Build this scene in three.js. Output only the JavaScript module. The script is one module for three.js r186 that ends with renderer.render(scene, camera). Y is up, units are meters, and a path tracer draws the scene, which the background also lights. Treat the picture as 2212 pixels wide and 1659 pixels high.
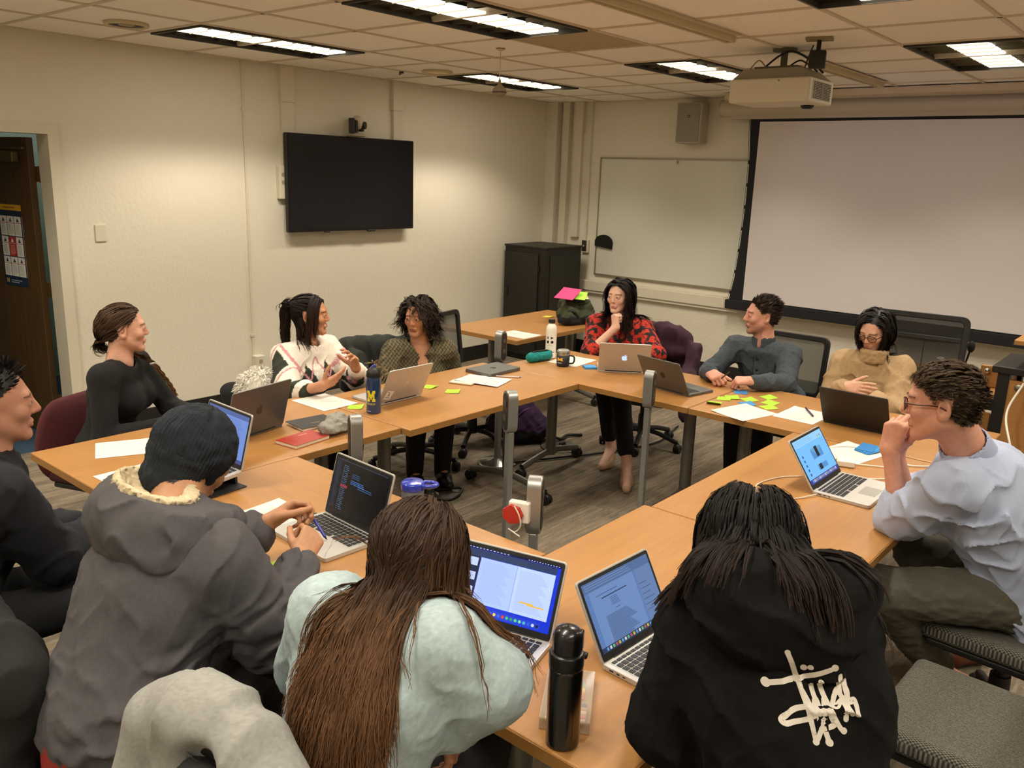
import * as THREE from 'three';
import { RoundedBoxGeometry } from 'three/addons/geometries/RoundedBoxGeometry.js';
import { mergeGeometries, mergeVertices, toCreasedNormals } from 'three/addons/utils/BufferGeometryUtils.js';
import { RectAreaLightUniformsLib } from 'three/addons/lights/RectAreaLightUniformsLib.js';
import { createNoise3D } from 'simplex-noise';

// ---------- camera, lamps, exposure ----------
const scene = new THREE.Scene();
scene.background = new THREE.Color(0x000000);
const camera = new THREE.PerspectiveCamera(2 * Math.atan(829.5 / 1813.64) * 180 / Math.PI, 2212 / 1659, 0.05, 60);
{
  const yaw = 0.87421, pitch = 0.244432, roll = 0.033876;
  camera.position.set(-7.6081, 1.922, 5.9119);
  const d = new THREE.Vector3(Math.sin(yaw) * Math.cos(pitch), -Math.sin(pitch), -Math.cos(yaw) * Math.cos(pitch));
  const r = new THREE.Vector3(Math.cos(yaw), 0, Math.sin(yaw)), u = new THREE.Vector3().crossVectors(r, d);
  camera.up.copy(u.multiplyScalar(Math.cos(roll)).addScaledVector(r, -Math.sin(roll)));
  camera.lookAt(camera.position.clone().add(d));
}
scene.add(camera);
const renderer = new THREE.WebGLRenderer({ antialias: true });
renderer.toneMapping = THREE.LinearToneMapping;
renderer.toneMappingExposure = 1.25;
renderer.shadowMap.enabled = true;
RectAreaLightUniformsLib.init();
const LAMP = { color: new THREE.Color().setRGB(1, 0.91, 0.76), spot: 2.4, cone: 1.08, penumbra: 0.22, area: 5.5 };

// ---------- helpers ----------
const V = (x, y, z) => new THREE.Vector3(x, y, z);
let seed = 20240117;
const rnd = () => { seed = (seed * 1664525 + 1013904223) >>> 0; return seed / 4294967296; };
const rr = (a, b) => a + (b - a) * rnd();
const n3 = createNoise3D(rnd);
const used = new Map();
const numbered = n => { const k = used.get(n) || 0; used.set(n, k + 1); return k ? n + '_' + String(k).padStart(3, '0') : n; };
const C = h => new THREE.Color(h);
const mat = (hex, o = {}) => new THREE.MeshStandardMaterial({ color: hex, roughness: 0.7, ...o });
const phys = (hex, o = {}) => new THREE.MeshPhysicalMaterial({ color: hex, roughness: 0.6, ...o });
function shade(o) { o.traverse(m => { if (m.isMesh) { m.castShadow = true; m.receiveShadow = true; } }); return o; }
function tag(o, label, category, group, kind) {
  o.userData.label = label; o.userData.category = category;
  if (group) o.userData.group = group;
  if (kind) o.userData.kind = kind;
  return o;
}
function thing(name, label, category, pos = [0, 0, 0], turn = 0, group) {
  const g = new THREE.Group(); g.name = numbered(name); g.position.set(...pos); g.rotation.y = turn;
  scene.add(g); return tag(g, label, category, group);
}
function struct(name, label, category) { const g = new THREE.Group(); g.name = name; scene.add(g); return tag(g, label, category, null, 'structure'); }
function obj(name, geo, m, parent, label) {
  const g = Array.isArray(geo) ? merge(geo) : geo;
  const o = new THREE.Mesh(g, m); o.name = parent ? name : numbered(name);
  (parent || scene).add(o);
  if (label) o.userData.label = label;
  return o;
}
function merge(list) {
  const any = list.some(g => !g.index);
  const L = list.map(g => {
    g = any && g.index ? g.toNonIndexed() : g;
    for (const k of Object.keys(g.attributes)) if (!['position', 'normal', 'uv'].includes(k)) { g = g.clone(); g.deleteAttribute(k); }
    return g;
  });
  if (L.some(g => !g.attributes.uv)) for (const g of L) g.deleteAttribute('uv');
  return mergeGeometries(L);
}
const at = (g, x, y, z) => g.translate(x, y, z);
const box = (w, h, d, x = 0, y = 0, z = 0) => new THREE.BoxGeometry(w, h, d).translate(x, y, z);
const rbox = (w, h, d, r, x = 0, y = 0, z = 0, s = 2) => new RoundedBoxGeometry(w, h, d, s, r).translate(x, y, z);
const span = (x0, x1, y0, y1, z0, z1) => box(x1 - x0, y1 - y0, z1 - z0, (x0 + x1) / 2, (y0 + y1) / 2, (z0 + z1) / 2);
const cyl = (r0, r1, h, x = 0, y = 0, z = 0, n = 24) => new THREE.CylinderGeometry(r0, r1, h, n).translate(x, y, z);
const lathe = (pts, n = 32) => new THREE.LatheGeometry(pts.map(p => new THREE.Vector2(p[0], p[1])), n);
function tube(pts, r, seg = 24, rad = 8) {
  const c = new THREE.CatmullRomCurve3(pts.map(p => Array.isArray(p) ? V(...p) : p));
  return new THREE.TubeGeometry(c, seg, r, rad, false);
}
function bar(a, b, r0, r1, n = 12) {          // tapered round bar between two points
  const A = Array.isArray(a) ? V(...a) : a, B = Array.isArray(b) ? V(...b) : b, d = B.clone().sub(A), L = d.length();
  const g = new THREE.CylinderGeometry(r1 ?? r0, r0, L, n); g.translate(0, L / 2, 0);
  g.applyQuaternion(new THREE.Quaternion().setFromUnitVectors(V(0, 1, 0), d.normalize())); return g.translate(A.x, A.y, A.z);
}
function roundShape(w, h, r) {
  const s = new THREE.Shape(), x = -w / 2, y = -h / 2;
  s.moveTo(x + r, y); s.lineTo(x + w - r, y); s.quadraticCurveTo(x + w, y, x + w, y + r); s.lineTo(x + w, y + h - r); s.quadraticCurveTo(x + w, y + h, x + w - r, y + h);
  s.lineTo(x + r, y + h); s.quadraticCurveTo(x, y + h, x, y + h - r); s.lineTo(x, y + r); s.quadraticCurveTo(x, y, x + r, y); return s;
}
const ext = (s, d, bevel = 0, seg = 8) => new THREE.ExtrudeGeometry(s, { depth: d, bevelEnabled: bevel > 0, bevelSize: bevel, bevelThickness: bevel, bevelSegments: 2, curveSegments: seg });
function canvasTex(w, h, draw, srgb = true) {
  const c = document.createElement('canvas'); c.width = w; c.height = h; draw(c.getContext('2d'), w, h);
  const t = new THREE.CanvasTexture(c); if (srgb) t.colorSpace = THREE.SRGBColorSpace; return t;
}
function dataTex(n, f, srgb = true, m = n) {
  const a = new Uint8Array(n * m * 4);
  for (let j = 0; j < m; j++) for (let i = 0; i < n; i++) { const c = f(i / n, j / m, i, j), k = (j * n + i) * 4; a[k] = c[0]; a[k + 1] = c[1]; a[k + 2] = c[2]; a[k + 3] = 255; }
  const t = new THREE.DataTexture(a, n, m); t.wrapS = t.wrapT = THREE.RepeatWrapping; t.magFilter = THREE.LinearFilter;
  if (srgb) t.colorSpace = THREE.SRGBColorSpace; t.needsUpdate = true; return t;
}
function planarUV(g, ax = 'x', ay = 'z', sx = 1, sy = 1) {   // uv in metres
  const p = g.attributes.position, a = new Float32Array(p.count * 2), I = { x: 0, y: 1, z: 2 };
  for (let i = 0; i < p.count; i++) { a[2 * i] = p.array[3 * i + I[ax]] * sx; a[2 * i + 1] = p.array[3 * i + I[ay]] * sy; }
  g.setAttribute('uv', new THREE.BufferAttribute(a, 2)); return g;
}
// ---------- materials of the room ----------
const H = 2.689, T = 0.6096, GX = -4.8965, GZ = 0.6572;        // ceiling height, ceiling grid
const X0 = -10.4, X1 = 0, Z0 = 0, Z1 = 8.0;
const grainTex = dataTex(256, (u, v) => { const n = n3(u * 40, v * 40, 3) * .5 + n3(u * 9, v * 9, 1) * .5, k = 128 + 90 * n; return [k, k, k]; }, false);
const rep = (t, s, s2 = s) => { const c = t.clone(); c.repeat.set(s, s2); c.needsUpdate = true; return c; };
const wallMat = mat(0xdcd5c2, { roughness: .75, bumpMap: rep(grainTex, .8), bumpScale: .003 });
const trimMat = mat(0xd5cdb8, { roughness: .5 });
const tileMat = [0xf1ebdf, 0xeee8dc, 0xf4eee3].map(h => mat(h, { roughness: .95, bumpMap: rep(grainTex, 2), bumpScale: .002 }));
const carpetTex = dataTex(512, (u, v, i, j) => {
  const rowA = Math.floor(v * 128), s = n3(u * 5, rowA * 1.7, 0) * .55 + n3(u * 14, rowA * 3.1, 7) * .3 + n3(u * 60, v * 300, 2) * .35 + n3(u * 1.2, Math.floor(v * 24) * 2.3, 9) * .5;
  const k = Math.max(0, Math.min(1, .48 + .34 * s));
  return [76 + 88 * k, 68 + 80 * k, 58 + 66 * k];
});
const carpetMat = mat(0xffffff, { map: carpetTex, roughness: 1, bumpMap: rep(grainTex, 6), bumpScale: .004 });
const blackMat = mat(0x14130f, { roughness: .6 });
// ---------- shell ----------
{
  const f = struct('floor', 'grey brown carpet with dark streaks', 'floor');
  obj('carpet', planarUV(span(X0 - .2, X1 + .2, -.1, 0, Z0 - .0, Z1 + .2), 'x', 'z', .55, .55), carpetMat, f);
  const w = struct('wall_left', 'cream painted wall with the television and the doorway', 'wall');
  const s = new THREE.Shape(); s.moveTo(X0, 0); s.lineTo(X1, 0); s.lineTo(X1, H + .25); s.lineTo(X0, H + .25); s.closePath();
  const h = new THREE.Path(); h.moveTo(-6.24, 0); h.lineTo(-5.27, 0); h.lineTo(-5.27, 2.08); h.lineTo(-6.24, 2.08); h.closePath(); s.holes.push(h);
  obj('painted_wall', planarUV(ext(s, .15).translate(0, 0, -.15), 'x', 'y'), wallMat, w);
  const w2 = struct('wall_back', 'cream painted wall behind the projection screen', 'wall');
  obj('painted_wall', planarUV(span(0, .2, 0, H + .25, -.15, Z1), 'z', 'y'), wallMat, w2);
  const w3 = struct('wall_right', 'cream painted wall on the right', 'wall');
  obj('painted_wall', planarUV(span(X0, X1, 0, H + .25, Z1, Z1 + .2), 'x', 'y'), wallMat, w3);
  const w4 = struct('wall_front', 'cream painted wall behind the viewer', 'wall');
  obj('painted_wall', planarUV(span(X0 - .2, X0, 0, H + .25, Z0 - .15, Z1 + .2), 'z', 'y'), wallMat, w4);
  // baseboards (dark rubber cove base)
  const b1 = struct('baseboard_left', 'black rubber base along the television wall', 'baseboard');
  obj('cove_base', [span(-5.2, X1, 0, .15, 0, .012), span(X0, -6.31, 0, .15, 0, .012)], blackMat, b1);
  const b2 = struct('baseboard_back', 'black rubber base along the screen wall', 'baseboard');
  obj('cove_base', span(-.012, 0, 0, .15, 0, Z1), blackMat, b2);
  // ceiling: tiles on an exposed grid
  const c = struct('ceiling', 'suspended ceiling of cream square tiles', 'ceiling');
  obj('slab', span(X0, X1, H + .22, H + .28, Z0, Z1), wallMat, c);
  const barMat = mat(0xcabda6, { roughness: .6 });
  const xs = []; for (let x = GX; x > X0; x -= T) xs.unshift(x); for (let x = GX + T; x < X1; x += T) xs.push(x);
  const zs = []; for (let z = GZ; z > Z0; z -= T) zs.unshift(z); for (let z = GZ + T; z < Z1; z += T) zs.push(z);
  for (const x of xs) obj('grid_bar', span(x - .011, x + .011, H - .004, H + .03, Z0, Z1), barMat, c);
  for (const z of zs) obj('grid_bar', span(X0, X1, H - .004, H + .03, z - .011, z + .011), barMat, c);
  const ex = [X0, ...xs, X1], ez = [Z0, ...zs, Z1], shared = new Map();
  const ventTile = [], ki = x => Math.round((x - GX) / T), kj = z => Math.round((z - GZ) / T);
  for (let i = 0; i < ex.length - 1; i++) for (let j = 0; j < ez.length - 1; j++) {
    const a = ex[i], b = ex[i + 1], p = ez[j], q = ez[j + 1], gi = ki((a + b) / 2 - T / 2 + 1e-6), gj = kj((p + q) / 2 - T / 2);
    const full = b - a > .6 && q - p > .6;
    if (full && ((gi % 4) + 4) % 4 < 2 && ((gj % 3) + 3) % 3 === 0) continue;           // a lamp sits here
    if (b - a < .03 || q - p < .03) continue;
    const key = (b - a).toFixed(3) + '_' + (q - p).toFixed(3);
    if (!shared.has(key)) shared.set(key, planarUV(rbox(b - a - .016, .018, q - p - .016, .004, 0, 0, 0, 1), 'x', 'z'));
    const darker = full && gi === 2 && gj === 3;
    const t = obj('ceiling_tile', shared.get(key), darker ? mat(0xa89878, { roughness: .9 }) : tileMat[(i * 7 + j * 3) % 3], c);
    t.position.set((a + b) / 2, H + .012, (p + q) / 2);
  }
  // hallway behind the door
  const hl = struct('wall_hallway', 'teal hallway walls outside the door', 'wall');
  obj('hall_wall', [span(-7.4, -3.4, 0, 2.6, -2.2, -2.05), span(-3.5, -3.4, 0, 2.6, -2.05, -.15), span(-7.5, -7.4, 0, 2.6, -2.2, -.15)], mat(0x7f9a94), hl);
  obj('hall_ceiling', span(-7.5, -3.4, 2.6, 2.7, -2.2, -.15), tileMat[0], hl);
  const hf = struct('floor_hallway', 'blue carpet of the hallway', 'floor');
  obj('hall_carpet', planarUV(span(-7.5, -3.4, -.1, .001, -2.2, 0), 'x', 'z', .8, .8), mat(0x2c4358, { roughness: 1, bumpMap: rep(grainTex, 6), bumpScale: .004 }), hf);
  const hp = new THREE.PointLight(new THREE.Color().setRGB(1, .9, .75), .55); hp.position.set(-4.6, 2.3, -1.2); hp.castShadow = true; hp.shadow.radius = 4; scene.add(hp);
  const hlamp = tag(obj('hallway_lamp', lathe([[0, .0], [.09, .005], [.12, .03], [.12, .06], [0, .06]]), mat(0xffffff, { emissive: 0xfff0d8, emissiveIntensity: 1.5 }), null), 'round white hallway lamp on the hallway ceiling', 'lamp'); hlamp.position.set(-4.6, 2.54, -1.2);
}
// ---------- fluorescent fixtures ----------
{
  const frameMat = mat(0x3a342a, { roughness: .5, metalness: .3 }), louMat = mat(0x57503f, { roughness: .45, metalness: .5 }), bladeMat = mat(0x6e6650, { roughness: .4, metalness: .4 });
  const glow = mat(0xfff8e2, { emissive: new THREE.Color().setRGB(1, .93, .76), emissiveIntensity: 1.9, roughness: .4 });
  const L = 2 * T - .03, W = T - .03;
  const gFrame = merge([box(L, .02, .012, 0, -.004, W / 2 - .006), box(L, .02, .012, 0, -.004, -W / 2 + .006), box(.012, .02, W, L / 2 - .006, -.004, 0), box(.012, .02, W, -L / 2 + .006, -.004, 0)]);
  const gHouse = merge([box(L, .006, W, 0, .11, 0), box(L, .11, .006, 0, .055, W / 2 - .003), box(L, .11, .006, 0, .055, -W / 2 + .003), box(.006, .11, W, L / 2 - .003, .055, 0), box(.006, .11, W, -L / 2 + .003, .055, 0)]);
  const gSide = [-1, 1].map(s => new THREE.PlaneGeometry(L - .02, .185).rotateX(Math.PI / 2).rotateX(s * .12).translate(0, .03, s * .195));
  const gLens = rbox(L - .02, .012, .205, .005, 0, .006, 0);
  const gBlades = [-1, 1].map(s => box(.003, .022, .18, 0, .014, s * .195));
  const gStrip = box(.004, .006, .2, 0, -.002, 0);
  const where = { '0_0': 'beside the television wall, nearest the doorway', '4_0': 'beside the television wall, nearest the corner cabinet', '0_3': 'over the tables, next to the darker ceiling panel', '4_3': 'partly behind the projector', '4_6': 'near the top right corner of the projection screen', '0_6': 'between the slot diffuser and the near tables' };
  for (const i of [-8, -4, 0, 4]) for (const j of [0, 3, 6, 9]) {
    if (i === -8 && j === 0) { /* same fitting, out of view */ }
    const x = GX + i * T + T, z = GZ + j * T + T / 2, key = i + '_' + j;
    const t = thing('ceiling_light', 'recessed fluorescent ceiling light with dark louvres ' + (where[key] || 'behind the viewer, outside the photograph'), 'light', [x, H, z], 0, 'recessed fluorescent lights');
    obj('frame', gFrame, frameMat, t); obj('housing', gHouse, frameMat, t);
    obj('louvre_tray', gSide[0], louMat, t); obj('louvre_tray', gSide[1], louMat, t);
    obj('lens', gLens, glow, t, 'bright white lens');
    for (let k = 1; k < 8; k++) { for (const gb of gBlades) obj('louvre_blade', gb, bladeMat, t).position.x = -L / 2 + k * L / 8; obj('lens_divider', gStrip, trimMat, t).position.x = -L / 2 + k * L / 8; }
    for (const k of [-1, 0, 1]) {
      const s = new THREE.SpotLight(LAMP.color, LAMP.spot, 0, LAMP.cone, LAMP.penumbra, 2); s.position.set(k * .4, -.03, 0); s.castShadow = true; s.shadow.radius = 5;
      s.target.position.set(k * .4, -1, 0); t.add(s, s.target);
    }
    const ra = new THREE.RectAreaLight(LAMP.color, LAMP.area, L - .02, .2); ra.position.set(0, -.012, 0); ra.rotation.x = -Math.PI / 2; t.add(ra);
  }
}
// ---------- fixtures on walls and ceiling ----------
{
  const dark = mat(0x191714, { roughness: .45 });
  // door: open outwards, hinge on the right jamb
  const tr = struct('trim_1', 'cream door frame', 'door frame');
  obj('jamb', span(-5.275, -5.205, 0, 2.145, -.16, .02), trimMat, tr); obj('jamb', span(-6.31, -6.24, 0, 2.145, -.16, .02), trimMat, tr); obj('head_jamb', span(-6.24, -5.275, 2.075, 2.145, -.16, .02), trimMat, tr);
  const woodTex = dataTex(256, (u, v) => { const n = n3(u * 18, v * 1.6, 4) * .6 + n3(u * 70, v * 4, 8) * .4, k = .5 + .3 * n; return [62 + 40 * k, 44 + 30 * k, 22 + 18 * k]; });
  const door = thing('door_1', 'dark brown wooden door standing open into the hallway', 'door', [-5.29, 0, -.2], 0); door.userData.kind = 'structure';
  door.rotation.y = Math.PI / 2 + .13;      // local +x runs along the leaf away from the hinge
  obj('leaf', planarUV(rbox(.93, 2.05, .044, .004, .465 + .03, 1.03, 0), 'x', 'y', 1, 1), mat(0xffffff, { map: woodTex, roughness: .5 }), door);
  for (const y of [.25, 1.05, 1.82]) obj('hinge', [box(.05, .1, .012, .01, y, .028), cyl(.009, .009, .11, -.005, y, .03, 10)], mat(0x8a7142, { metalness: .8, roughness: .4 }), door);
  obj('door_closer', [rbox(.3, .07, .05, .01, .28, 1.93, -.05), box(.3, .012, .02, .16, 1.985, -.06)], mat(0x6b5a38, { metalness: .5, roughness: .5 }), door);
  obj('latch_plate', box(.03, .14, .05, .965, 1.0, 0), mat(0x9a8350, { metalness: .8, roughness: .4 }), door);
  // posters on the door: face turned towards the room
  const posterTex = canvasTex(256, 512, (g, w, h) => {
    g.fillStyle = '#1c2b44'; g.fillRect(0, 0, w, h); g.fillStyle = '#d9a928'; g.fillRect(0, 0, w, 36);
    g.fillStyle = '#a5661c'; g.fillRect(62, 14, 132, 9); g.textAlign = 'center';
    for (let r = 0; r < 3; r++) for (let c = 0; c < 3; c++) {
      const x = 12 + c * 79, y = 72 + r * 128, red = r === 1 && c === 1; g.fillStyle = red ? '#b8322c' : '#e8e4dc'; g.fillRect(x, y, 74, 122);
      g.fillStyle = red ? '#f4e8e0' : '#b8322c'; g.fillRect(x, y + 40, 74, 3); g.fillStyle = red ? '#fff' : '#25303c';
      g.beginPath(); g.moveTo(x + 37, y + 8); g.lineTo(x + 52, y + 34); g.lineTo(x + 22, y + 34); g.fill();
      g.fillStyle = red ? '#e9b3ad' : '#a5a39c'; for (let k = 0; k < 8; k++) g.fillRect(x + 8, y + 52 + k * 8, 40 + ((k * 37 + c * 11) % 18), 3);
    }
    g.fillStyle = '#e6b62e'; g.font = 'bold 34px serif'; g.fillText('M', 34, 495); g.fillStyle = '#aab2c0'; g.fillRect(70, 475, 120, 5); g.fillRect(70, 488, 90, 5);
  });
  const noteTex = canvasTex(256, 384, (g, w, h) => {
    g.fillStyle = '#cfccc2'; g.fillRect(0, 0, w, h); g.fillStyle = '#8d9299'; g.fillRect(0, 150, w, h); g.fillStyle = '#4b525c'; g.fillRect(0, 150, w, 36);
    g.fillStyle = '#2b2b2b'; g.fillRect(68, 62, 120, 20); g.fillRect(64, 36, 128, 8);
    for (let k = 0; k < 4; k++) g.fillRect(60, 98 + k * 10, 136, 3); g.fillStyle = '#d8d8d4'; g.fillRect(92, 163, 72, 10);
    g.fillStyle = '#3e454e'; for (let k = 0; k < 12; k++) g.fillRect(40 + (k % 3) * 10, 205 + k * 12, 170 - (k % 4) * 18, 3);
  });
  // positions along the leaf
  const mk = (name, tex, w, h, u, y, label) => {
    const t = tag(obj(name, [new THREE.PlaneGeometry(w, h)], mat(0xffffff, { map: tex, roughness: .6 }), null), label, 'poster');
    t.geometry = new THREE.BoxGeometry(w, h, .002); t.rotation.y = door.rotation.y + Math.PI;
    const p = V(u, y, -.0245).applyAxisAngle(V(0, 1, 0), door.rotation.y).add(door.position); t.position.copy(p); return t;
  };
  mk('safety_poster', posterTex, .30, .56, .33, 1.33, 'dark blue safety poster with a yellow heading and white picture boxes on the open door');
  mk('door_notice', noteTex, .26, .40, .66, 1.42, 'white and grey paper notice taped to the open door beside the safety poster');
  // blank plate
  const pl = tag(obj('blank_wall_plate', rbox(.075, .115, .01, .004), trimMat, null), 'square cream blank plate on the wall beside the doorway', 'wall plate'); pl.position.set(-4.985, 1.44, .005);
  // raceways on the television wall
  const race = (n, label, parts) => { const t = thing(n, label, 'raceway'); for (const [pn, g] of parts) obj(pn, g, trimMat, t); return t; };
  const c1 = race('wall_conduit', 'thin vertical conduit running down to the outlet left of the television', [['tube', [span(-3.85, -3.832, .42, H, 0, .014)]], ['clip', [span(-3.857, -3.825, 2.33, 2.35, 0, .018)]], ['clip', [span(-3.86, -3.826, .58, .6, 0, .018)]]]);
  const ob = thing('wall_outlet_box', 'cream surface outlet box low on the wall at the foot of the thin conduit', 'outlet', [-3.815, .35, 0]);
  obj('box', rbox(.08, .15, .07, .006, 0, 0, .035), trimMat, ob); for (const y of [.03, -.03]) obj('socket', cyl(.017, .017, .003, 0, 0, 0, 16).rotateX(Math.PI / 2).translate(0, y, .071), mat(0x9b927a), ob);
  race('wide_wall_raceway', 'wide vertical raceway between the ceiling and the left edge of the television', [['cover', [span(-3.515, -3.40, 1.9, H, 0, .03)]], ['sleeve', [span(-3.52, -3.393, 2.42, H, 0, .04)]]]);
  race('wide_wall_raceway', 'wide vertical raceway above the right half of the television', [['cover', [span(-2.345, -2.245, 1.9, H, 0, .035)]], ['sleeve', [span(-2.355, -2.235, 2.44, H, 0, .045)]]]);
  const ob2 = thing('wall_outlet_box', 'cream outlet box peeking out from behind the left edge of the television', 'outlet', [-3.50, 1.8, 0]);
  obj('box', rbox(.13, .26, .05, .006, 0, 0, .025), trimMat, ob2); for (const y of [.06, 0]) obj('socket', cyl(.017, .017, .003, 0, 0, 0, 16).rotateX(Math.PI / 2).translate(-.03, y, .051), mat(0x9b927a), ob2);
  // television on a bracket
  const tv = thing('television', 'large black flat television mounted on the cream wall', 'television', [-2.843, 1.796, .1]);
  obj('case', rbox(1.368, .78, .045, .01, 0, 0, -.024), mat(0x0c0b0c, { roughness: .35 }), tv);
  obj('screen', box(1.345, .752, .003, 0, .008, 0), mat(0x08080c, { roughness: .22 }), tv, 'dark glossy screen');
  obj('wall_bracket', [rbox(.5, .4, .06, .01, 0, 0, -.07)], dark, tv);
  obj('sensor', rbox(.09, .016, .02, .005, .18, -.395, -.01), dark, tv); obj('logo_tab', rbox(.05, .012, .02, .004, -.3, -.393, -.01), dark, tv);
  // video conference camera
  const vc = thing('conference_camera', 'white and black video conference camera standing on top of the television', 'camera', [-2.83, 2.19, .1], .5);
  obj('base', lathe([[0, 0], [.075, 0], [.08, .012], [.06, .028], [.02, .034], [0, .034]]), mat(0xa89d86), vc);
  obj('yoke', [rbox(.03, .12, .05, .008, -.085, .085, 0), rbox(.035, .1, .06, .008, -.04, .08, .0), box(.09, .02, .04, -.04, .04, 0)], dark, vc);
  obj('head', new THREE.SphereGeometry(.052, 20, 14).scale(.9, 1.15, 1).translate(.045, .115, 0), mat(0xc9c0aa, { roughness: .4 }), vc);
  obj('lens', [cyl(.03, .032, .05, 0, 0, 0, 20).rotateX(Math.PI / 2).translate(.06, .095, .04), rbox(.05, .085, .05, .015, .065, .085, .02)], dark, vc);
  // corner column with raceways
  const col = struct('trim_2', 'square column and conduits boxed into the corner', 'column');
  obj('column', span(-.1, 0, 0, H, 0, .14), wallMat, col); obj('conduit', [span(-.07, 0, 0, H, .20, .28)], trimMat, col); obj('conduit', [span(-.05, 0, 1.28, H, .345, .44), span(-.056, 0, 2.38, H, .335, .45)], trimMat, col); obj('conduit', span(-.03, 0, 1.28, H, .53, .55), trimMat, col);
  const sw = thing('wall_switch', 'dark metal switch on the wall between the black cabinet and the whiteboard', 'switch', [-.012, 1.19, .545]);
  obj('back_box', rbox(.05, .14, .085, .005, .002, 0, 0), trimMat, sw); obj('plate', rbox(.01, .115, .06, .003, -.026, .005, -.008), mat(0x4b4534, { metalness: .6, roughness: .4 }), sw); obj('toggle', rbox(.02, .02, .008, .003, -.034, .005, -.008), mat(0xd8d0b8), sw);
  // whiteboard and rail
  const wb = thing('whiteboard', 'large glossy whiteboard on the wall left of the projection screen', 'whiteboard', [-.012, 1.512, 1.9]);
  obj('board', box(.012, 1.215, 2.42), phys(0xcfcfc0, { roughness: .25, clearcoat: .4, clearcoatRoughness: .2 }), wb);
  const alu = mat(0x9a937d, { metalness: .5, roughness: .4 });
  obj('frame_rail', box(.022, .018, 2.44, -.002, .61, 0), alu, wb); obj('frame_rail', box(.022, .018, 2.44, -.002, -.61, 0), alu, wb); obj('frame_rail', box(.022, 1.22, .014, -.002, 0, -1.215), alu, wb); obj('frame_rail', box(.022, 1.22, .014, -.002, 0, 1.215), alu, wb);
  obj('hanger', rbox(.02, .03, .012, .003, -.012, .58, -.3), alu, wb);
  const er = thing('felt_eraser', 'black half-round felt eraser stuck on the whiteboard', 'eraser', [-.026, 1.21, .79]);
  { const s = new THREE.Shape(); s.moveTo(-.105, 0); s.lineTo(-.105, .05); s.quadraticCurveTo(-.09, .11, 0, .115); s.quadraticCurveTo(.09, .11, .105, .04); s.lineTo(.1, -.02); s.closePath(); obj('felt', ext(s, .02, .004).rotateY(-Math.PI / 2).rotateX(.0).scale(1, 1, 1), mat(0x15140f, { roughness: 1 }), er); }
  const rl = thing('wall_raceway_rail', 'long horizontal cream raceway under the whiteboard', 'raceway', [0, .765, 3.6]);
  obj('cover', [rbox(.06, .11, 6.2, .01, -.03, .01, 0), box(.045, .03, 6.2, -.022, -.055, 0)], trimMat, rl); obj('end_joint', box(.063, .115, .005, -.03, .01, -1.35), mat(0xb8ae92), rl);
  // loudspeaker
  const sp = thing('wall_loudspeaker', 'grey boxy loudspeaker high on the wall beside the screen housing', 'loudspeaker', [-.12, 2.45, 1.78], .12);
  obj('cabinet', rbox(.2, .37, .25, .015), mat(0xbab2a0), sp); obj('grille', rbox(.012, .345, .225, .005, -.1, 0, 0), mat(0x8f897c, { roughness: .9 }), sp); obj('badge', box(.004, .022, .022, -.108, .06, .0), mat(0x2b2418), sp); obj('badge_mark', box(.002, .009, .009, -.111, .06, .0), mat(0xd9cfae), sp); obj('wall_mount', box(.06, .1, .1, .1, 0, 0), dark, sp);
}
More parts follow.
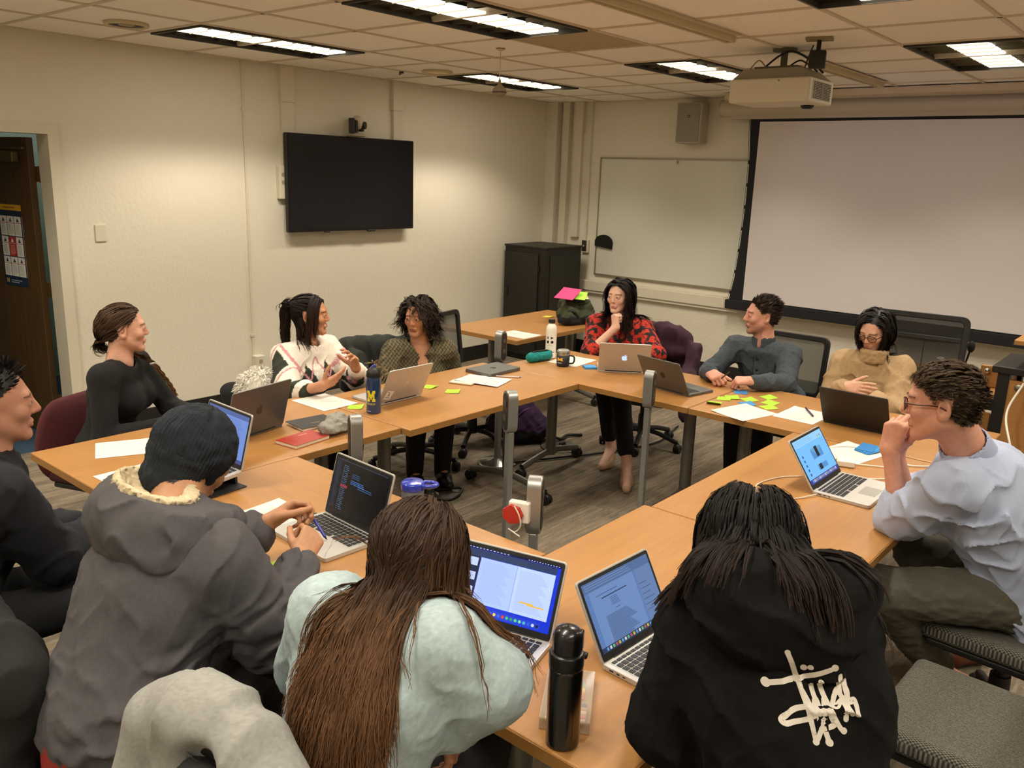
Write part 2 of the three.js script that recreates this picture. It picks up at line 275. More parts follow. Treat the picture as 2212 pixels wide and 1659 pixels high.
// ---------- projection screen ----------
{
  const t = thing('projection_screen', 'wide pull-down projection screen with a black border', 'screen', [-.15, 0, 0]);
  const zR = 5.55, L = [[.747, 2.325], [.9, 2.352], [1.042, 2.376], [1.391, 2.403], [1.773, 2.417], [2.124, 2.412], [2.477, 2.385]];
  const edge = y => { for (let i = 0; i < L.length - 1; i++) if (y <= L[i + 1][0]) { const k = (y - L[i][0]) / (L[i + 1][0] - L[i][0]); return L[i][1] + k * (L[i + 1][1] - L[i][1]); } return L[L.length - 1][1]; };
  const sheet = (y0, y1, lo, hi, x) => {          // a hanging sheet in the z-y plane between two edges
    const n = 24, pos = [], idx = []; for (let i = 0; i <= n; i++) { const y = y0 + (y1 - y0) * i / n; for (const f of [lo, hi]) pos.push(x, y, f(y)); }
    for (let i = 0; i < n; i++) { const a = 2 * i; idx.push(a, a + 2, a + 1, a + 1, a + 2, a + 3); }
    const g = new THREE.BufferGeometry(); g.setAttribute('position', new THREE.Float32BufferAttribute(pos, 3)); g.setIndex(idx); g.computeVertexNormals(); return g;
  };
  const black = mat(0x0d0c10, { roughness: .8 });
  obj('border', sheet(.83, 2.5, edge, y => 2 * 3.94 - edge(y), .001), black, t);
  obj('fabric', sheet(.845, 2.455, () => 2.482, () => 2 * 3.94 - 2.482, -.003), mat(0xcfc8c4, { roughness: .85 }), t, 'pale grey white fabric');
  obj('weight_bar', rbox(.035, .09, zR - 2.325 + .02, .008, 0, .787, (2.315 + zR) / 2), black, t);
  for (const y of [.9, 1.1, 1.3, 1.5, 1.7, 1.9, 2.1]) obj('tension_tab', rbox(.006, .03, .012, .002, 0, y, edge(y) - .004), black, t);
  obj('tension_cord', tube(L.map(p => [0, p[0], p[1] - .012 - .03 * Math.sin((p[0] - .747) / 1.73 * Math.PI) * 0]), .002, 30, 5), black, t);
  obj('weight_bar_end', rbox(.03, .05, .02, .004, 0, .80, 2.318), black, t);
  const hs = thing('screen_housing', 'long cream housing tube of the projection screen along the wall top', 'screen housing', [-.13, 2.578, 3.9]);
  const s = new THREE.Shape(); s.absarc(0, 0, .075, 0, Math.PI * 2); obj('tube', [cyl(.075, .075, 3.62, 0, 0, 0, 28).rotateX(Math.PI / 2), box(.12, .06, 3.56, .02, .05, 0)], mat(0xbdb29c, { roughness: .5 }), hs);
  obj('end_cap', cyl(.078, .078, .02, 0, 0, 0, 28).rotateX(Math.PI / 2).translate(0, 0, -1.81), mat(0xb0a58e), hs); obj('lower_lip', rbox(.07, .04, 3.5, .008, -.0, -.08, .04), mat(0xb7ac98), hs);
}
// ---------- ceiling fittings ----------
{
  const dark = mat(0x211d15, { roughness: .5 }), cream = mat(0xc6b796);
  for (const [x0, x1, z, label] of [[-4.9, -3.18, 3.66, 'long slot diffuser in the ceiling left of the projector'], [-2.05, -.74, 3.68, 'shorter slot diffuser in the ceiling behind the projector']]) {
    const L = x1 - x0, t = thing('slot_diffuser', label, 'diffuser', [(x0 + x1) / 2, H - .006, z]), bronze = cream;
    obj('back_plate', box(L, .004, .12, 0, -.002, 0), cream, t); for (const q of [-1, 1]) obj('rail', rbox(L, .034, .012, .003, 0, -.019, q * .022), bronze, t); obj('end_stop', box(.012, .034, .06, L / 2 - .006, -.019, 0), bronze, t);
  }
  const st = thing('slot_diffuser', 'long recessed slot running along the ceiling above the screen housing', 'diffuser', [-.3, H - .006, 4.1]); obj('back_plate', box(.26, .004, 3.7, 0, -.002, 0), cream, st); for (const x of [-.12, -.06, .06, .12]) obj('rail', rbox(.012, .05, 3.7, .003, x, -.027, 0), cream, st);
  for (const [x, z, open, label] of [[-5.12, .86, true, 'round ceiling loudspeaker hole with a dark opening near the doorway'], [-2.67, .91, false, 'round cream ceiling loudspeaker near the television wall']]) {
    const t = thing('ceiling_loudspeaker', label, 'loudspeaker', [x, H, z]); obj('ring', new THREE.TorusGeometry(.11, .012, 10, 36).rotateX(Math.PI / 2).translate(0, -.006, 0), cream, t); obj('grille', cyl(.108, .108, .008, 0, -.004, 0, 32), open ? mat(0x171008) : mat(0xe3d5b4), t);
    if (open) obj('cone', lathe([[0, -.012], [.04, -.012], [.05, -.006], [0, -.006]]), mat(0x9b8c6c), t);
  }
  const hs = thing('hanging_microphone', 'small round microphone hanging from the ceiling on a thin rod', 'microphone', [-3.37, H, 2.18]);
  obj('canopy', lathe([[0, 0], [.03, 0], [.02, -.012], [0, -.015]]), cream, hs); obj('rod', bar([0, 0, 0], [0, -.2, 0], .003), cream, hs); obj('capsule', lathe([[0, -.17], [.008, -.19], [.012, -.215], [.042, -.24], [.045, -.265], [.036, -.285], [0, -.288]]), mat(0x8a7d62, { roughness: .5 }), hs); obj('band', cyl(.0455, .0455, .01, 0, -.262, 0), mat(0x4d4330), hs);
  const tr = thing('ceiling_tear', 'dark ragged strip of torn tile edge at the ceiling by the television wall', 'damage', [-2.76, H - .006, .58], .84); obj('strip', [rbox(.13, .014, .02, .004), rbox(.05, .02, .03, .004, -.07, 0, .01), rbox(.08, .01, .014, .003, .08, 0, -.006)], dark, tr);
  // projector on its mount
  const p = thing('projector', 'white ceiling projector with a grey underside tray and side grille', 'projector', [-2.75, 2.378, 3.705]);
  const white = mat(0xc9bfa9, { roughness: .5 });
  obj('body', rbox(.36, .134, .49, .012, .18, .067, 0), white, p); obj('top_tray', [(() => { const s = new THREE.Shape(); s.moveTo(-.24, 0); s.lineTo(.24, 0); s.lineTo(.17, .055); s.lineTo(-.17, .055); s.closePath(); return ext(s, .3).rotateY(Math.PI / 2).translate(.02, .134, 0); })()], mat(0x857b68), p);
  obj('grille', box(.28, .1, .004, .18, .067, .2455), mat(0xb9af99), p);
  for (let k = 0; k < 11; k++) obj('grille_slat', box(.255, .0045, .003, .18, .025 + k * .0085, .2485), mat(0x3b352a), p);
  for (const x of [.07, .18]) obj('grille_rib', box(.004, .095, .004, x, .067, .249), mat(0xc4b9a2), p);
  obj('lens', lathe([[0, -.022], [.03, -.02], [.038, -.01], [.04, .004], [0, .004]]).translate(.28, .0, .13), mat(0x12100f, { roughness: .2 }), p);
  obj('indicator', cyl(.006, .006, .004, 0, 0, 0, 12).rotateZ(Math.PI / 2).translate(-.001, .118, .06), mat(0x8e8470), p);
  obj('mount_plate', [box(.22, .012, .26, .18, .2, 0), cyl(.02, .02, .11, .18, .25, 0), cyl(.07, .07, .012, .18, .305, 0), ...[[-.08, -.1], [-.08, .1], [.08, -.1], [.08, .1]].map(([a, b]) => bar([.18 + a, .19, b], [.18 + a * .7, .2, b * .7], .007))], mat(0x6b6350, { metalness: .4 }), p);
  const wire = mat(0x16130e);
  obj('cable', tube([[.1, .19, -.1], [.12, .27, .0], [.1, .285, .08], [.14, .24, .17], [.2, .17, .235]], .006), wire, p); obj('cable', tube([[.2, .2, .0], [.16, .24, .1], [.12, .22, .16], [.2, .18, .2]], .005), wire, p); obj('cable', tube([[.1, .31, .2], [.09, .24, .18], [.1, .18, .16]], .004), wire, p); obj('cable', tube([[.05, .19, -.15], [.06, .24, -.1], [.08, .2, -.06]], .004), mat(0x8c836e), p);
  const jb = thing('ceiling_cable_box', 'small black cable box hanging from the ceiling above the projector', 'cable box', [-2.86, 2.57, 4.02], .3); obj('box', rbox(.06, .09, .085, .006, 0, .01, 0), mat(0x15130e), jb); obj('collar', box(.09, .012, .14, 0, .114, 0), mat(0x857858), jb); obj('stem', cyl(.012, .012, .07, 0, .085, 0), mat(0x15130e), jb);
  const pl = new THREE.SpotLight(new THREE.Color().setRGB(.72, .62, 1), .7, 0, .62, .25, 2); pl.position.set(-2.36, 2.34, 3.84); pl.target.position.set(-.15, 1.75, 3.94); pl.castShadow = true; scene.add(pl, pl.target);
}
// ---------- tables ----------
const woodTop = dataTex(512, (u, v) => {
  const n = n3(u * 3, v * 30, 1) * .35 + n3(u * 10, v * 110, 5) * .3 + n3(u * 1.5, v * 4, 2) * .35, f = Math.max(0, n3(u * 26, v * 160, 11) - .45) * .5;
  const k = n * .06 - f * .18; return [170 * (1 + k), 121 * (1 + k * 1.15), 66 * (1 + k * 1.4)];
});
const tableMat = phys(0xffffff, { map: rep(woodTop, 1), roughness: .38, clearcoat: .25, clearcoatRoughness: .35 });
const edgeMat = mat(0x9c7038, { roughness: .5 });
const greyMetal = mat(0x77746c, { metalness: .55, roughness: .42 });
const darkPlastic = mat(0x131210, { roughness: .5 });
const TH = .737;
function caster(x, y, z, parent, r = .032) {
  const g = [cyl(r, r, .018, 0, 0, 0, 16).rotateZ(Math.PI / 2).translate(-.014, 0, 0), cyl(r, r, .018, 0, 0, 0, 16).rotateZ(Math.PI / 2).translate(.014, 0, 0), cyl(.008, .008, .05, 0, .02, 0, 8), new THREE.SphereGeometry(r * .9, 12, 8).translate(0, .012, 0)];
  const o = obj('caster', g, darkPlastic, parent); o.position.set(x, y, z); return o;
}
function table(label, x0, x1, z0, z1, alongX, legs = true) {
  const cx = (x0 + x1) / 2, cz = (z0 + z1) / 2, w = x1 - x0, d = z1 - z0, Lh = (alongX ? w : d) / 2;
  const t = thing('folding_table', label, 'table', [cx, 0, cz], 0, 'wheeled training tables');
  const g = rbox(w - .004, .034, d - .004, .004, 0, TH - .017, 0); planarUV(g, alongX ? 'x' : 'z', alongX ? 'z' : 'x', .8, .8);
  const o = g.attributes.uv; const ox = rnd(), oy = rnd(); for (let i = 0; i < o.count; i++) o.setXY(i, o.getX(i) + ox, o.getY(i) + oy);
  obj('tabletop', g, tableMat, t);
  const rim = [box(w, .03, .0025, 0, TH - .018, d / 2 - .001), box(w, .03, .0025, 0, TH - .018, -d / 2 + .001), box(.0025, .03, d, w / 2 - .001, TH - .018, 0), box(.0025, .03, d, -w / 2 + .001, TH - .018, 0)];
  obj('edge_band', rim, edgeMat, t);
  for (const s of [-1, 1]) {
    const a = s * (Lh - .17), P = (u, y, v) => alongX ? [u, y, v] : [v, y, u];
    obj('leg', [bar(P(a, .1, 0), P(a, TH - .06, 0), .035, .035, 20)], greyMetal, t);
    obj('top_bracket', alongX ? box(.07, .025, d * .7, a, TH - .046, 0) : box(w * .7, .025, .07, 0, TH - .046, a), greyMetal, t);
    const foot = [0, 1].map(k => { const q = k ? 1 : -1; const pts = [P(a, .125, 0), P(a, .105, q * .14), P(a, .075, q * .3)]; return tube(pts, .021, 12, 10); });
    obj('foot', foot, greyMetal, t);
    for (const q of [-1, 1]) { const c = P(a, .033, q * .31); caster(c[0], c[1], c[2], t); }
  }
  obj('fold_beam', alongX ? box(w - .36, .03, .04, 0, TH - .075, 0) : box(.04, .03, d - .36, 0, TH - .075, 0), greyMetal, t);
  return shade(t);
}
table('wooden table under the red notebook and blue marked bottle, along the television wall', -6.355, -5.012, 2.27, 3.062, true);
table('wooden table under the closed grey laptop, along the television wall', -5.008, -3.662, 2.36, 3.122, true);
table('wooden table under the white bottle and navy mug, nearest the screen wall', -3.66, -2.918, 2.487, 3.845, false);
table('wooden table under the green and blue sticky note cluster', -3.66, -2.905, 3.85, 5.2, false);
table('wooden table under the screen with the blue product page', -5.008, -3.672, 4.435, 5.205, true);
table('wooden table under the black thermos and clear pencil box', -6.36, -5.012, 4.408, 5.17, true);
table('wooden table under the dark code laptop and blue sports bottle', -6.362, -5.604, 3.066, 4.404, false);
table('wooden side table under the olive backpack in the corner', -2.94, -1.59, 1.27, 2.04, true);
// ---------- power posts ----------
function post(label, x, z, yaw, ring) {
  const t = thing('power_post', label, 'power post', [x, 0, z], yaw, 'aluminium power posts'); const alu = mat(0x9a9a96, { metalness: .6, roughness: .38 });
  const s = new THREE.Shape(); s.absarc(0, .065, .037, 0, Math.PI); s.absarc(0, -.065, .037, Math.PI, Math.PI * 2); s.closePath();
  obj('head', ext(s, .044, .003, 16).translate(0, .815, -.022), alu, t);
  const f = new THREE.Shape(); f.absarc(0, .062, .03, 0, Math.PI); f.absarc(0, -.062, .03, Math.PI, Math.PI * 2); f.closePath();
  for (const q of [-1, 1]) { obj('socket_face', ext(f, .002, 0, 14).translate(0, .815, q > 0 ? .0255 : -.0275), mat(0x2c2922, { roughness: .5 }), t); for (const y of [.04, -.03]) obj('socket', box(.03, .028, .002, 0, .815 + y, q * .029), mat(0x4a4740), t); }
  obj('pole', rbox(.05, .7, .03, .006, 0, .365, 0), alu, t); obj('base', lathe([[0, .0], [.13, 0], [.135, .006], [.12, .014], [.045, .03], [.03, .04], [0, .04]]), mat(0xb5b3ac, { metalness: .9, roughness: .22 }), t);
  return t;
}
post('silver power post beside the grey knit hat and red notebook', -5.424, 3.229, 1.05);
post('silver power post in front of the joint of the two television side tables', -4.624, 3.411, 1.1);
post('silver power post in front of the side-on grey open laptop', -3.733, 3.645, .25);
post('silver power post holding the white charger with a red cover', -5.458, 4.235, .54);
post('silver power post with a shiny round base behind the closed grey laptop', -3.474, 2.345, .15);
for (const [x, z, l] of [[-2.88, 2.44, 'flat grey round floor outlet cover with a black plug under the screen side table'], [-4.17, 2.46, 'flat grey round floor outlet cover with a coiled black cable under the television side table']]) {
  const t = thing('floor_outlet', l, 'floor outlet', [x, 0, z]); obj('cover', lathe([[0, .008], [.14, .008], [.15, 0], [0, 0]]), mat(0x6e6a60, { metalness: .4, roughness: .5 }), t); obj('plug', [rbox(.05, .025, .03, .005, .02, .02, 0)], darkPlastic, t); obj('plug', [rbox(.035, .018, .03, .004, -.04, .017, .03)], mat(0xc8c2b2), t);
}
tag(obj('floor_cable', tube([[-4.15, .02, 2.46], [-4.05, .03, 2.56], [-4.2, .02, 2.62], [-4.32, .03, 2.52], [-4.2, .05, 2.42], [-4.4, .02, 2.75], [-4.8, .012, 3.1], [-5.2, .012, 3.5], [-5.4, .012, 3.9]], .008, 80, 6), darkPlastic, null), 'black cable snaking over the carpet from the coiled floor outlet', 'cable');
tag(obj('floor_cable', tube([[-3.45, .012, 2.42], [-3.1, .012, 2.6], [-2.8, .012, 2.75], [-2.3, .012, 2.9], [-1.8, .012, 2.8]], .008, 60, 6), darkPlastic, null), 'black cable lying on the carpet past the shiny post base', 'cable');
// ---------- black cabinet ----------
{
  const t = thing('metal_cabinet', 'black metal equipment cabinet in the room corner', 'cabinet', [-.4925, 0, .335]); const k = mat(0x1a1812, { roughness: .45, metalness: .2 }), k2 = mat(0x23211a, { roughness: .5, metalness: .2 });
  obj('body', rbox(.6, 1.19, .56, .008, 0, .605, 0), k, t); obj('top', rbox(.615, .02, .575, .006, 0, 1.2, 0), k2, t); obj('plinth', box(.56, .04, .52, 0, .02, 0), k, t);
  const d = obj('door', rbox(.018, 1.08, .45, .005, -.308, .6, -.045), k2, t); obj('handle', rbox(.012, .12, .02, .004, -.32, .72, -.22), k, d); obj('hinge', [box(.012, .06, .012, -.31, .98, .19), box(.012, .06, .012, -.31, .3, .19)], k, d);
  const s = obj('side_panel', rbox(.5, 1.06, .012, .004, .01, .6, .283), k2, t); obj('latch', rbox(.09, .025, .01, .004, .03, .78, .292), k, s);
}
// ---------- lectern desk by the screen ----------
{
  const oak = phys(0xffffff, { map: rep(woodTop, 1), roughness: .45 }), bl = mat(0x14120f, { roughness: .5 });
  const t = thing('lectern_desk', 'wooden media desk with black frame and round bolts at the right edge', 'desk', [-1.85, 0, 5.0]);
  obj('desktop', planarUV(rbox(.6, .035, .72, .005, .07, .74, -.345), 'z', 'x', .8, .8), oak, t); obj('frame', [box(.6, .07, .72, .07, .69, -.345), box(.06, .66, .06, -.2, .33, -.66), box(.06, .66, .06, .33, .33, -.66)], bl, t);
  obj('front_panel', planarUV(box(.02, .36, .28, -.235, .46, -.14), 'z', 'y'), oak, t); obj('front_panel', planarUV(box(.02, .42, .28, -.235, .3, -.45), 'z', 'y'), oak, t);
  for (const [y, z] of [[.58, -.05], [.42, -.06], [.44, -.36], [.35, -.55]]) obj('bolt', lathe([[0, 0], [.018, 0], [.018, .006], [.008, .01], [0, .01]]).rotateZ(Math.PI / 2).translate(-.245, y, z), mat(0x9c9686, { metalness: .8, roughness: .35 }), t);
  const l = thing('lectern', 'tall lectern with black frame and pale wooden panel and top cut by the right edge', 'lectern', [-2.25, 0, 5.2]);
  obj('post', [box(.06, .95, .06, -.02, .475, -.13), box(.06, .95, .06, .4, .475, -.13), box(.06, .95, .06, -.02, .475, .35), box(.06, .95, .06, .4, .475, .35)], bl, l); obj('rim', rbox(.52, .04, .6, .006, .19, .95, .11), bl, l);
  obj('panel', planarUV(box(.02, .85, .46, -.03, .47, .13), 'z', 'y'), oak, l); obj('side_panel', planarUV(box(.36, .85, .02, .19, .47, -.135), 'x', 'y'), oak, l);
  for (const [y, z] of [[.86, -.05], [.12, -.05]]) obj('bolt', lathe([[0, 0], [.02, 0], [.02, .006], [.008, .01], [0, .01]]).rotateZ(Math.PI / 2).translate(-.041, y, z), mat(0x9c9686, { metalness: .8, roughness: .35 }), l);
  obj('neck', box(.09, .12, .12, .16, 1.03, .12), bl, l); const top = obj('top', planarUV(rbox(.42, .03, .5, .005, .16, 1.11, .14), 'x', 'z'), oak, l); top.rotation.set(0, 0, 0); obj('top_edge', rbox(.425, .02, .505, .004, .16, 1.09, .14), bl, l);
  const m = thing('gooseneck_microphone', 'black gooseneck microphone on the media desk', 'microphone', [-2.02, .76, 4.80]); obj('base', rbox(.11, .03, .13, .01, 0, .015, 0), darkPlastic, m); obj('neck', tube([[0, .03, 0], [0, .1, .005], [-.005, .18, .02], [-.015, .23, .03]], .006), darkPlastic, m); obj('head', new THREE.SphereGeometry(.022, 16, 12).scale(1, 1.6, 1).translate(-.017, .25, .033), mat(0x0c0b0a, { roughness: .9 }), m);
  obj('cable', tube([[0, .01, .05], [-.2, .005, .06], [-.235, -.1, .04], [-.235, -.3, .0], [-.235, -.5, -.05]], .004), darkPlastic, m);
  const m2 = thing('gooseneck_microphone', 'second thin gooseneck microphone further back on the media desk', 'microphone', [-1.75, .76, 4.5]); obj('neck', tube([[0, 0, 0], [0, .12, .0], [-.004, .22, .0]], .004), darkPlastic, m2); obj('head', cyl(.009, .009, .04, -.004, .23, 0, 10), darkPlastic, m2); obj('base', cyl(.03, .035, .02, 0, .01, 0), darkPlastic, m2);
  const k = thing('rack_bracket', 'small wooden bracket with chrome knobs on the media desk', 'bracket', [-1.9, .76, 4.95]); obj('plate', planarUV(rbox(.03, .13, .14, .004, 0, .065, 0), 'z', 'y'), oak, k); for (const [y, z] of [[.1, -.03], [.04, -.03], [.1, .05]]) obj('knob', lathe([[0, 0], [.016, 0], [.018, .015], [.01, .025], [0, .025]]).rotateZ(Math.PI / 2).translate(-.015, y, z), mat(0xd0ccc0, { metalness: 1, roughness: .15 }), k);
  const tb = thing('tissue_box', 'white tissue box on the media desk behind the beige sweater', 'tissue box', [-1.95, .757, 4.66], .3); obj('box', rbox(.2, .07, .11, .01, 0, .035, 0), mat(0xdad5c6), tb); obj('tissue', (() => { const g = new THREE.ConeGeometry(.05, .08, 7, 3, true); const p = g.attributes.position; for (let i = 0; i < p.count; i++) p.setXYZ(i, p.getX(i) * (1.2 + .4 * n3(i, 1, 0)), -p.getY(i), p.getZ(i) * .5); g.computeVertexNormals(); return g.translate(0, .1, 0); })(), mat(0xe9e5da, { side: THREE.DoubleSide }), tb);
}
// ---------- distance fields for bodies, cloth and soft things ----------
const A3 = v => Array.isArray(v) ? v : [v.x, v.y, v.z];
const add = (a, b, s = 1) => [a[0] + b[0] * s, a[1] + b[1] * s, a[2] + b[2] * s], sub = (a, b) => add(a, b, -1), mul = (a, s) => [a[0] * s, a[1] * s, a[2] * s];
const dot = (a, b) => a[0] * b[0] + a[1] * b[1] + a[2] * b[2], len = a => Math.sqrt(a[0]*a[0]+a[1]*a[1]+a[2]*a[2]), norm = a => mul(a, 1 / (len(a) || 1)), cross = (a, b) => [a[1] * b[2] - a[2] * b[1], a[2] * b[0] - a[0] * b[2], a[0] * b[1] - a[1] * b[0]], mix = (a, b, t) => add(a, sub(b, a), t);
const hyp = (a, b, c) => Math.sqrt(a * a + b * b + c * c);
class Field {
  constructor() { this.p = []; this.mods = []; this.lo = [1e9, 1e9, 1e9]; this.hi = [-1e9, -1e9, -1e9]; }
  push(f, c, R, k, op) { this.p.push({ f, x: c[0], y: c[1], z: c[2], R, k, op }); if (op > 0) for (let i = 0; i < 3; i++) { this.lo[i] = Math.min(this.lo[i], c[i] - R); this.hi[i] = Math.max(this.hi[i], c[i] + R); } return this; }
  cap(a, ra, b, rb, k = .02, op = 1) {
    const d = sub(b, a), l2 = dot(d, d) || 1e-9, [ax, ay, az] = a, [dx, dy, dz] = d, dr = rb - ra;
    return this.push((x, y, z) => { const px = x - ax, py = y - ay, pz = z - az; let t = (px * dx + py * dy + pz * dz) / l2; t = t < 0 ? 0 : t > 1 ? 1 : t; return hyp(px - dx * t, py - dy * t, pz - dz * t) - ra - dr * t; }, mix(a, b, .5), Math.sqrt(l2) / 2 + Math.max(ra, rb), k, op);
  }
  flat(a, ra, b, rb, fwd, q, k = .03, op = 1) {       // capsule squashed along fwd
    const f = norm(fwd), d = sub(b, a), w = 1 / q - 1, sc = p => { const t = dot(p, f) * w; return [p[0] + f[0] * t, p[1] + f[1] * t, p[2] + f[2] * t]; };
    const A = sc(a), D = sub(sc(b), A), l2 = dot(D, D) || 1e-9, dr = rb - ra, kq = .5 + .5 * q;
    return this.push((x, y, z) => { const t0 = (x * f[0] + y * f[1] + z * f[2]) * w, px = x + f[0] * t0 - A[0], py = y + f[1] * t0 - A[1], pz = z + f[2] * t0 - A[2]; let t = (px * D[0] + py * D[1] + pz * D[2]) / l2; t = t < 0 ? 0 : t > 1 ? 1 : t; return (hyp(px - D[0] * t, py - D[1] * t, pz - D[2] * t) - ra - dr * t) * kq; }, mix(a, b, .5), len(d) / 2 + Math.max(ra, rb), k, op);
  }
  ell(c, r, B = null, k = .015, op = 1) {
    const [X, Y, Z] = B || [[1, 0, 0], [0, 1, 0], [0, 0, 1]], m = Math.min(...r);
    return this.push((x, y, z) => { const px = x - c[0], py = y - c[1], pz = z - c[2], a = (px * X[0] + py * X[1] + pz * X[2]) / r[0], b = (px * Y[0] + py * Y[1] + pz * Y[2]) / r[1], e = (px * Z[0] + py * Z[1] + pz * Z[2]) / r[2], l = hyp(a, b, e), g = hyp(a / r[0], b / r[1], e / r[2]); return l < 1e-6 ? -m : l * (l - 1) / g; }, c, Math.max(...r), k, op);
  }
  clip(pt, n) { const N = norm(n), c = dot(N, pt); this.mods.push((d, x, y, z) => Math.max(d, x * N[0] + y * N[1] + z * N[2] - c)); return this; }
  mod(f) { this.mods.push(f); return this; }
  fold(amp, fx, fy = fx, fz = fx, s = 0, sh = 4) { this.mods.push((d, x, y, z) => d > .06 || d < -.06 ? d : d - amp * Math.pow(1 - Math.abs(n3(x * fx + s, y * fy + s, z * fz)), sh)); return this; }
  noise(amp, fx, fy = fx, fz = fx, s = 0) { this.mods.push((d, x, y, z) => d > .06 || d < -.06 ? d : d + amp * n3(x * fx + s, y * fy, z * fz)); return this; }
  at(x, y, z) {
    let d = 9;
    const PP = this.p; for (let qi = 0; qi < PP.length; qi++) { const q = PP[qi];
      const ux = x - q.x, uy = y - q.y, uz = z - q.z, lb = Math.sqrt(ux * ux + uy * uy + uz * uz) - q.R;
      if (q.op > 0) { if (lb > d + q.k) continue; const v = q.f(x, y, z), h = Math.max(q.k - Math.abs(d - v), 0); d = Math.min(d, v) - (q.k ? h * h / q.k / 4 : 0); }
      else { if (-lb < d - q.k) continue; const v = -q.f(x, y, z), h = Math.max(q.k - Math.abs(d - v), 0); d = Math.max(d, v) + (q.k ? h * h / q.k / 4 : 0); }
    }
    for (const m of this.mods) d = m(d, x, y, z);
    return d;
  }
  grad(p, e = .003) { const [x, y, z] = p; return norm([this.at(x + e, y, z) - this.at(x - e, y, z), this.at(x, y + e, z) - this.at(x, y - e, z), this.at(x, y, z + e) - this.at(x, y, z - e)]); }
  mesh(cell, color, bounds) {
    const pad = cell * 2 + .012, lo = this.lo.map((v, i) => bounds ? Math.max(v - pad, bounds[0][i]) : v - pad), hi = this.hi.map((v, i) => bounds ? Math.min(v + pad, bounds[1][i]) : v + pad);
    const N = lo.map((v, i) => Math.max(2, Math.ceil((hi[i] - v) / cell))), [nx, ny, nz] = N, sx = nx + 1, sy = ny + 1, sz = nz + 1, g = new Float32Array(sx * sy * sz).fill(NaN);
    const sxy = sx * sy, B = 4, rad = B * cell * .87 * 1.3 + .012, act = [], lx = lo[0], ly = lo[1], lz = lo[2];
    for (let K = 0; K < nz; K += B) for (let J = 0; J < ny; J += B) for (let I = 0; I < nx; I += B) {
      const d = this.at(lx + (I + B / 2) * cell, ly + (J + B / 2) * cell, lz + (K + B / 2) * cell); if (d > rad || d < -rad) continue;
      const i1 = Math.min(I + B, nx), j1 = Math.min(J + B, ny), k1 = Math.min(K + B, nz); act.push(I, J, K, i1, j1, k1);
      for (let k = K; k <= k1; k++) for (let j = J; j <= j1; j++) { let q = k * sxy + j * sx + I; for (let i = I; i <= i1; i++, q++) if (g[q] !== g[q]) g[q] = this.at(lx + i * cell, ly + j * cell, lz + k * cell); }
    }
    const vid = new Int32Array(sx * sy * sz).fill(-1), pos = [], idx = [], c8 = new Float64Array(8), O8 = [0, 1, sx, sx + 1, sxy, sxy + 1, sxy + sx, sxy + sx + 1], EA = [0, 2, 4, 6, 0, 1, 4, 5, 0, 1, 2, 3], EB = [1, 3, 5, 7, 2, 3, 6, 7, 4, 5, 6, 7];
    for (let t = 0; t < act.length; t += 6) for (let k = act[t + 2]; k < act[t + 5]; k++) for (let j = act[t + 1]; j < act[t + 4]; j++) for (let i = act[t]; i < act[t + 3]; i++) {
      const o = k * sxy + j * sx + i; let m = 0; for (let q = 0; q < 8; q++) { const v = g[o + O8[q]]; c8[q] = v; if (v < 0) m |= 1 << q; }
      if (!m || m === 255) continue;
      let x = 0, y = 0, z = 0, n = 0;
      for (let e = 0; e < 12; e++) { const a = EA[e], b = EB[e]; if ((c8[a] < 0) !== (c8[b] < 0)) { const t = c8[a] / (c8[a] - c8[b]); x += (a & 1) + t * ((b & 1) - (a & 1)); y += (a >> 1 & 1) + t * ((b >> 1 & 1) - (a >> 1 & 1)); z += (a >> 2) + t * ((b >> 2) - (a >> 2)); n++; } }
      vid[o] = pos.length / 3; pos.push(lx + (i + x / n) * cell, ly + (j + y / n) * cell, lz + (k + z / n) * cell);
    }
    const quad = (a, b, c, d, f) => { if (a < 0 || b < 0 || c < 0 || d < 0) return; f ? idx.push(a, b, c, a, c, d) : idx.push(a, c, b, a, d, c); };
    for (let t = 0; t < act.length; t += 6) for (let k = Math.max(1, act[t + 2]); k < act[t + 5]; k++) for (let j = Math.max(1, act[t + 1]); j < act[t + 4]; j++) for (let i = Math.max(1, act[t]); i < act[t + 3]; i++) {
      const o = k * sxy + j * sx + i; if (vid[o] < 0) continue; const s = g[o] < 0;
      if (s !== g[o + 1] < 0) quad(vid[o - sx - sxy], vid[o - sxy], vid[o], vid[o - sx], s);
      if (s !== g[o + sx] < 0) quad(vid[o - 1 - sxy], vid[o - 1], vid[o], vid[o - sxy], s);
      if (s !== g[o + sxy] < 0) quad(vid[o - 1 - sx], vid[o - sx], vid[o], vid[o - 1], s);
    }
    const G = new THREE.BufferGeometry(); G.setAttribute('position', new THREE.Float32BufferAttribute(pos, 3)); G.setIndex(idx); G.computeVertexNormals();
    if (color) { const c = new Float32Array(pos.length), o = new THREE.Color(); for (let i = 0; i < pos.length; i += 3) { const v = color(pos[i], pos[i + 1], pos[i + 2]); c[i] = v[0]; c[i + 1] = v[1]; c[i + 2] = v[2]; } G.setAttribute('color', new THREE.Float32BufferAttribute(c, 3)); }
    return G;
  }
}
const lin = h => { const c = new THREE.Color(h); return [c.r, c.g, c.b]; };
function mergeC(list) { return mergeGeometries(list.map(g => { const q = g.clone(); q.deleteAttribute('uv'); return q; })); }
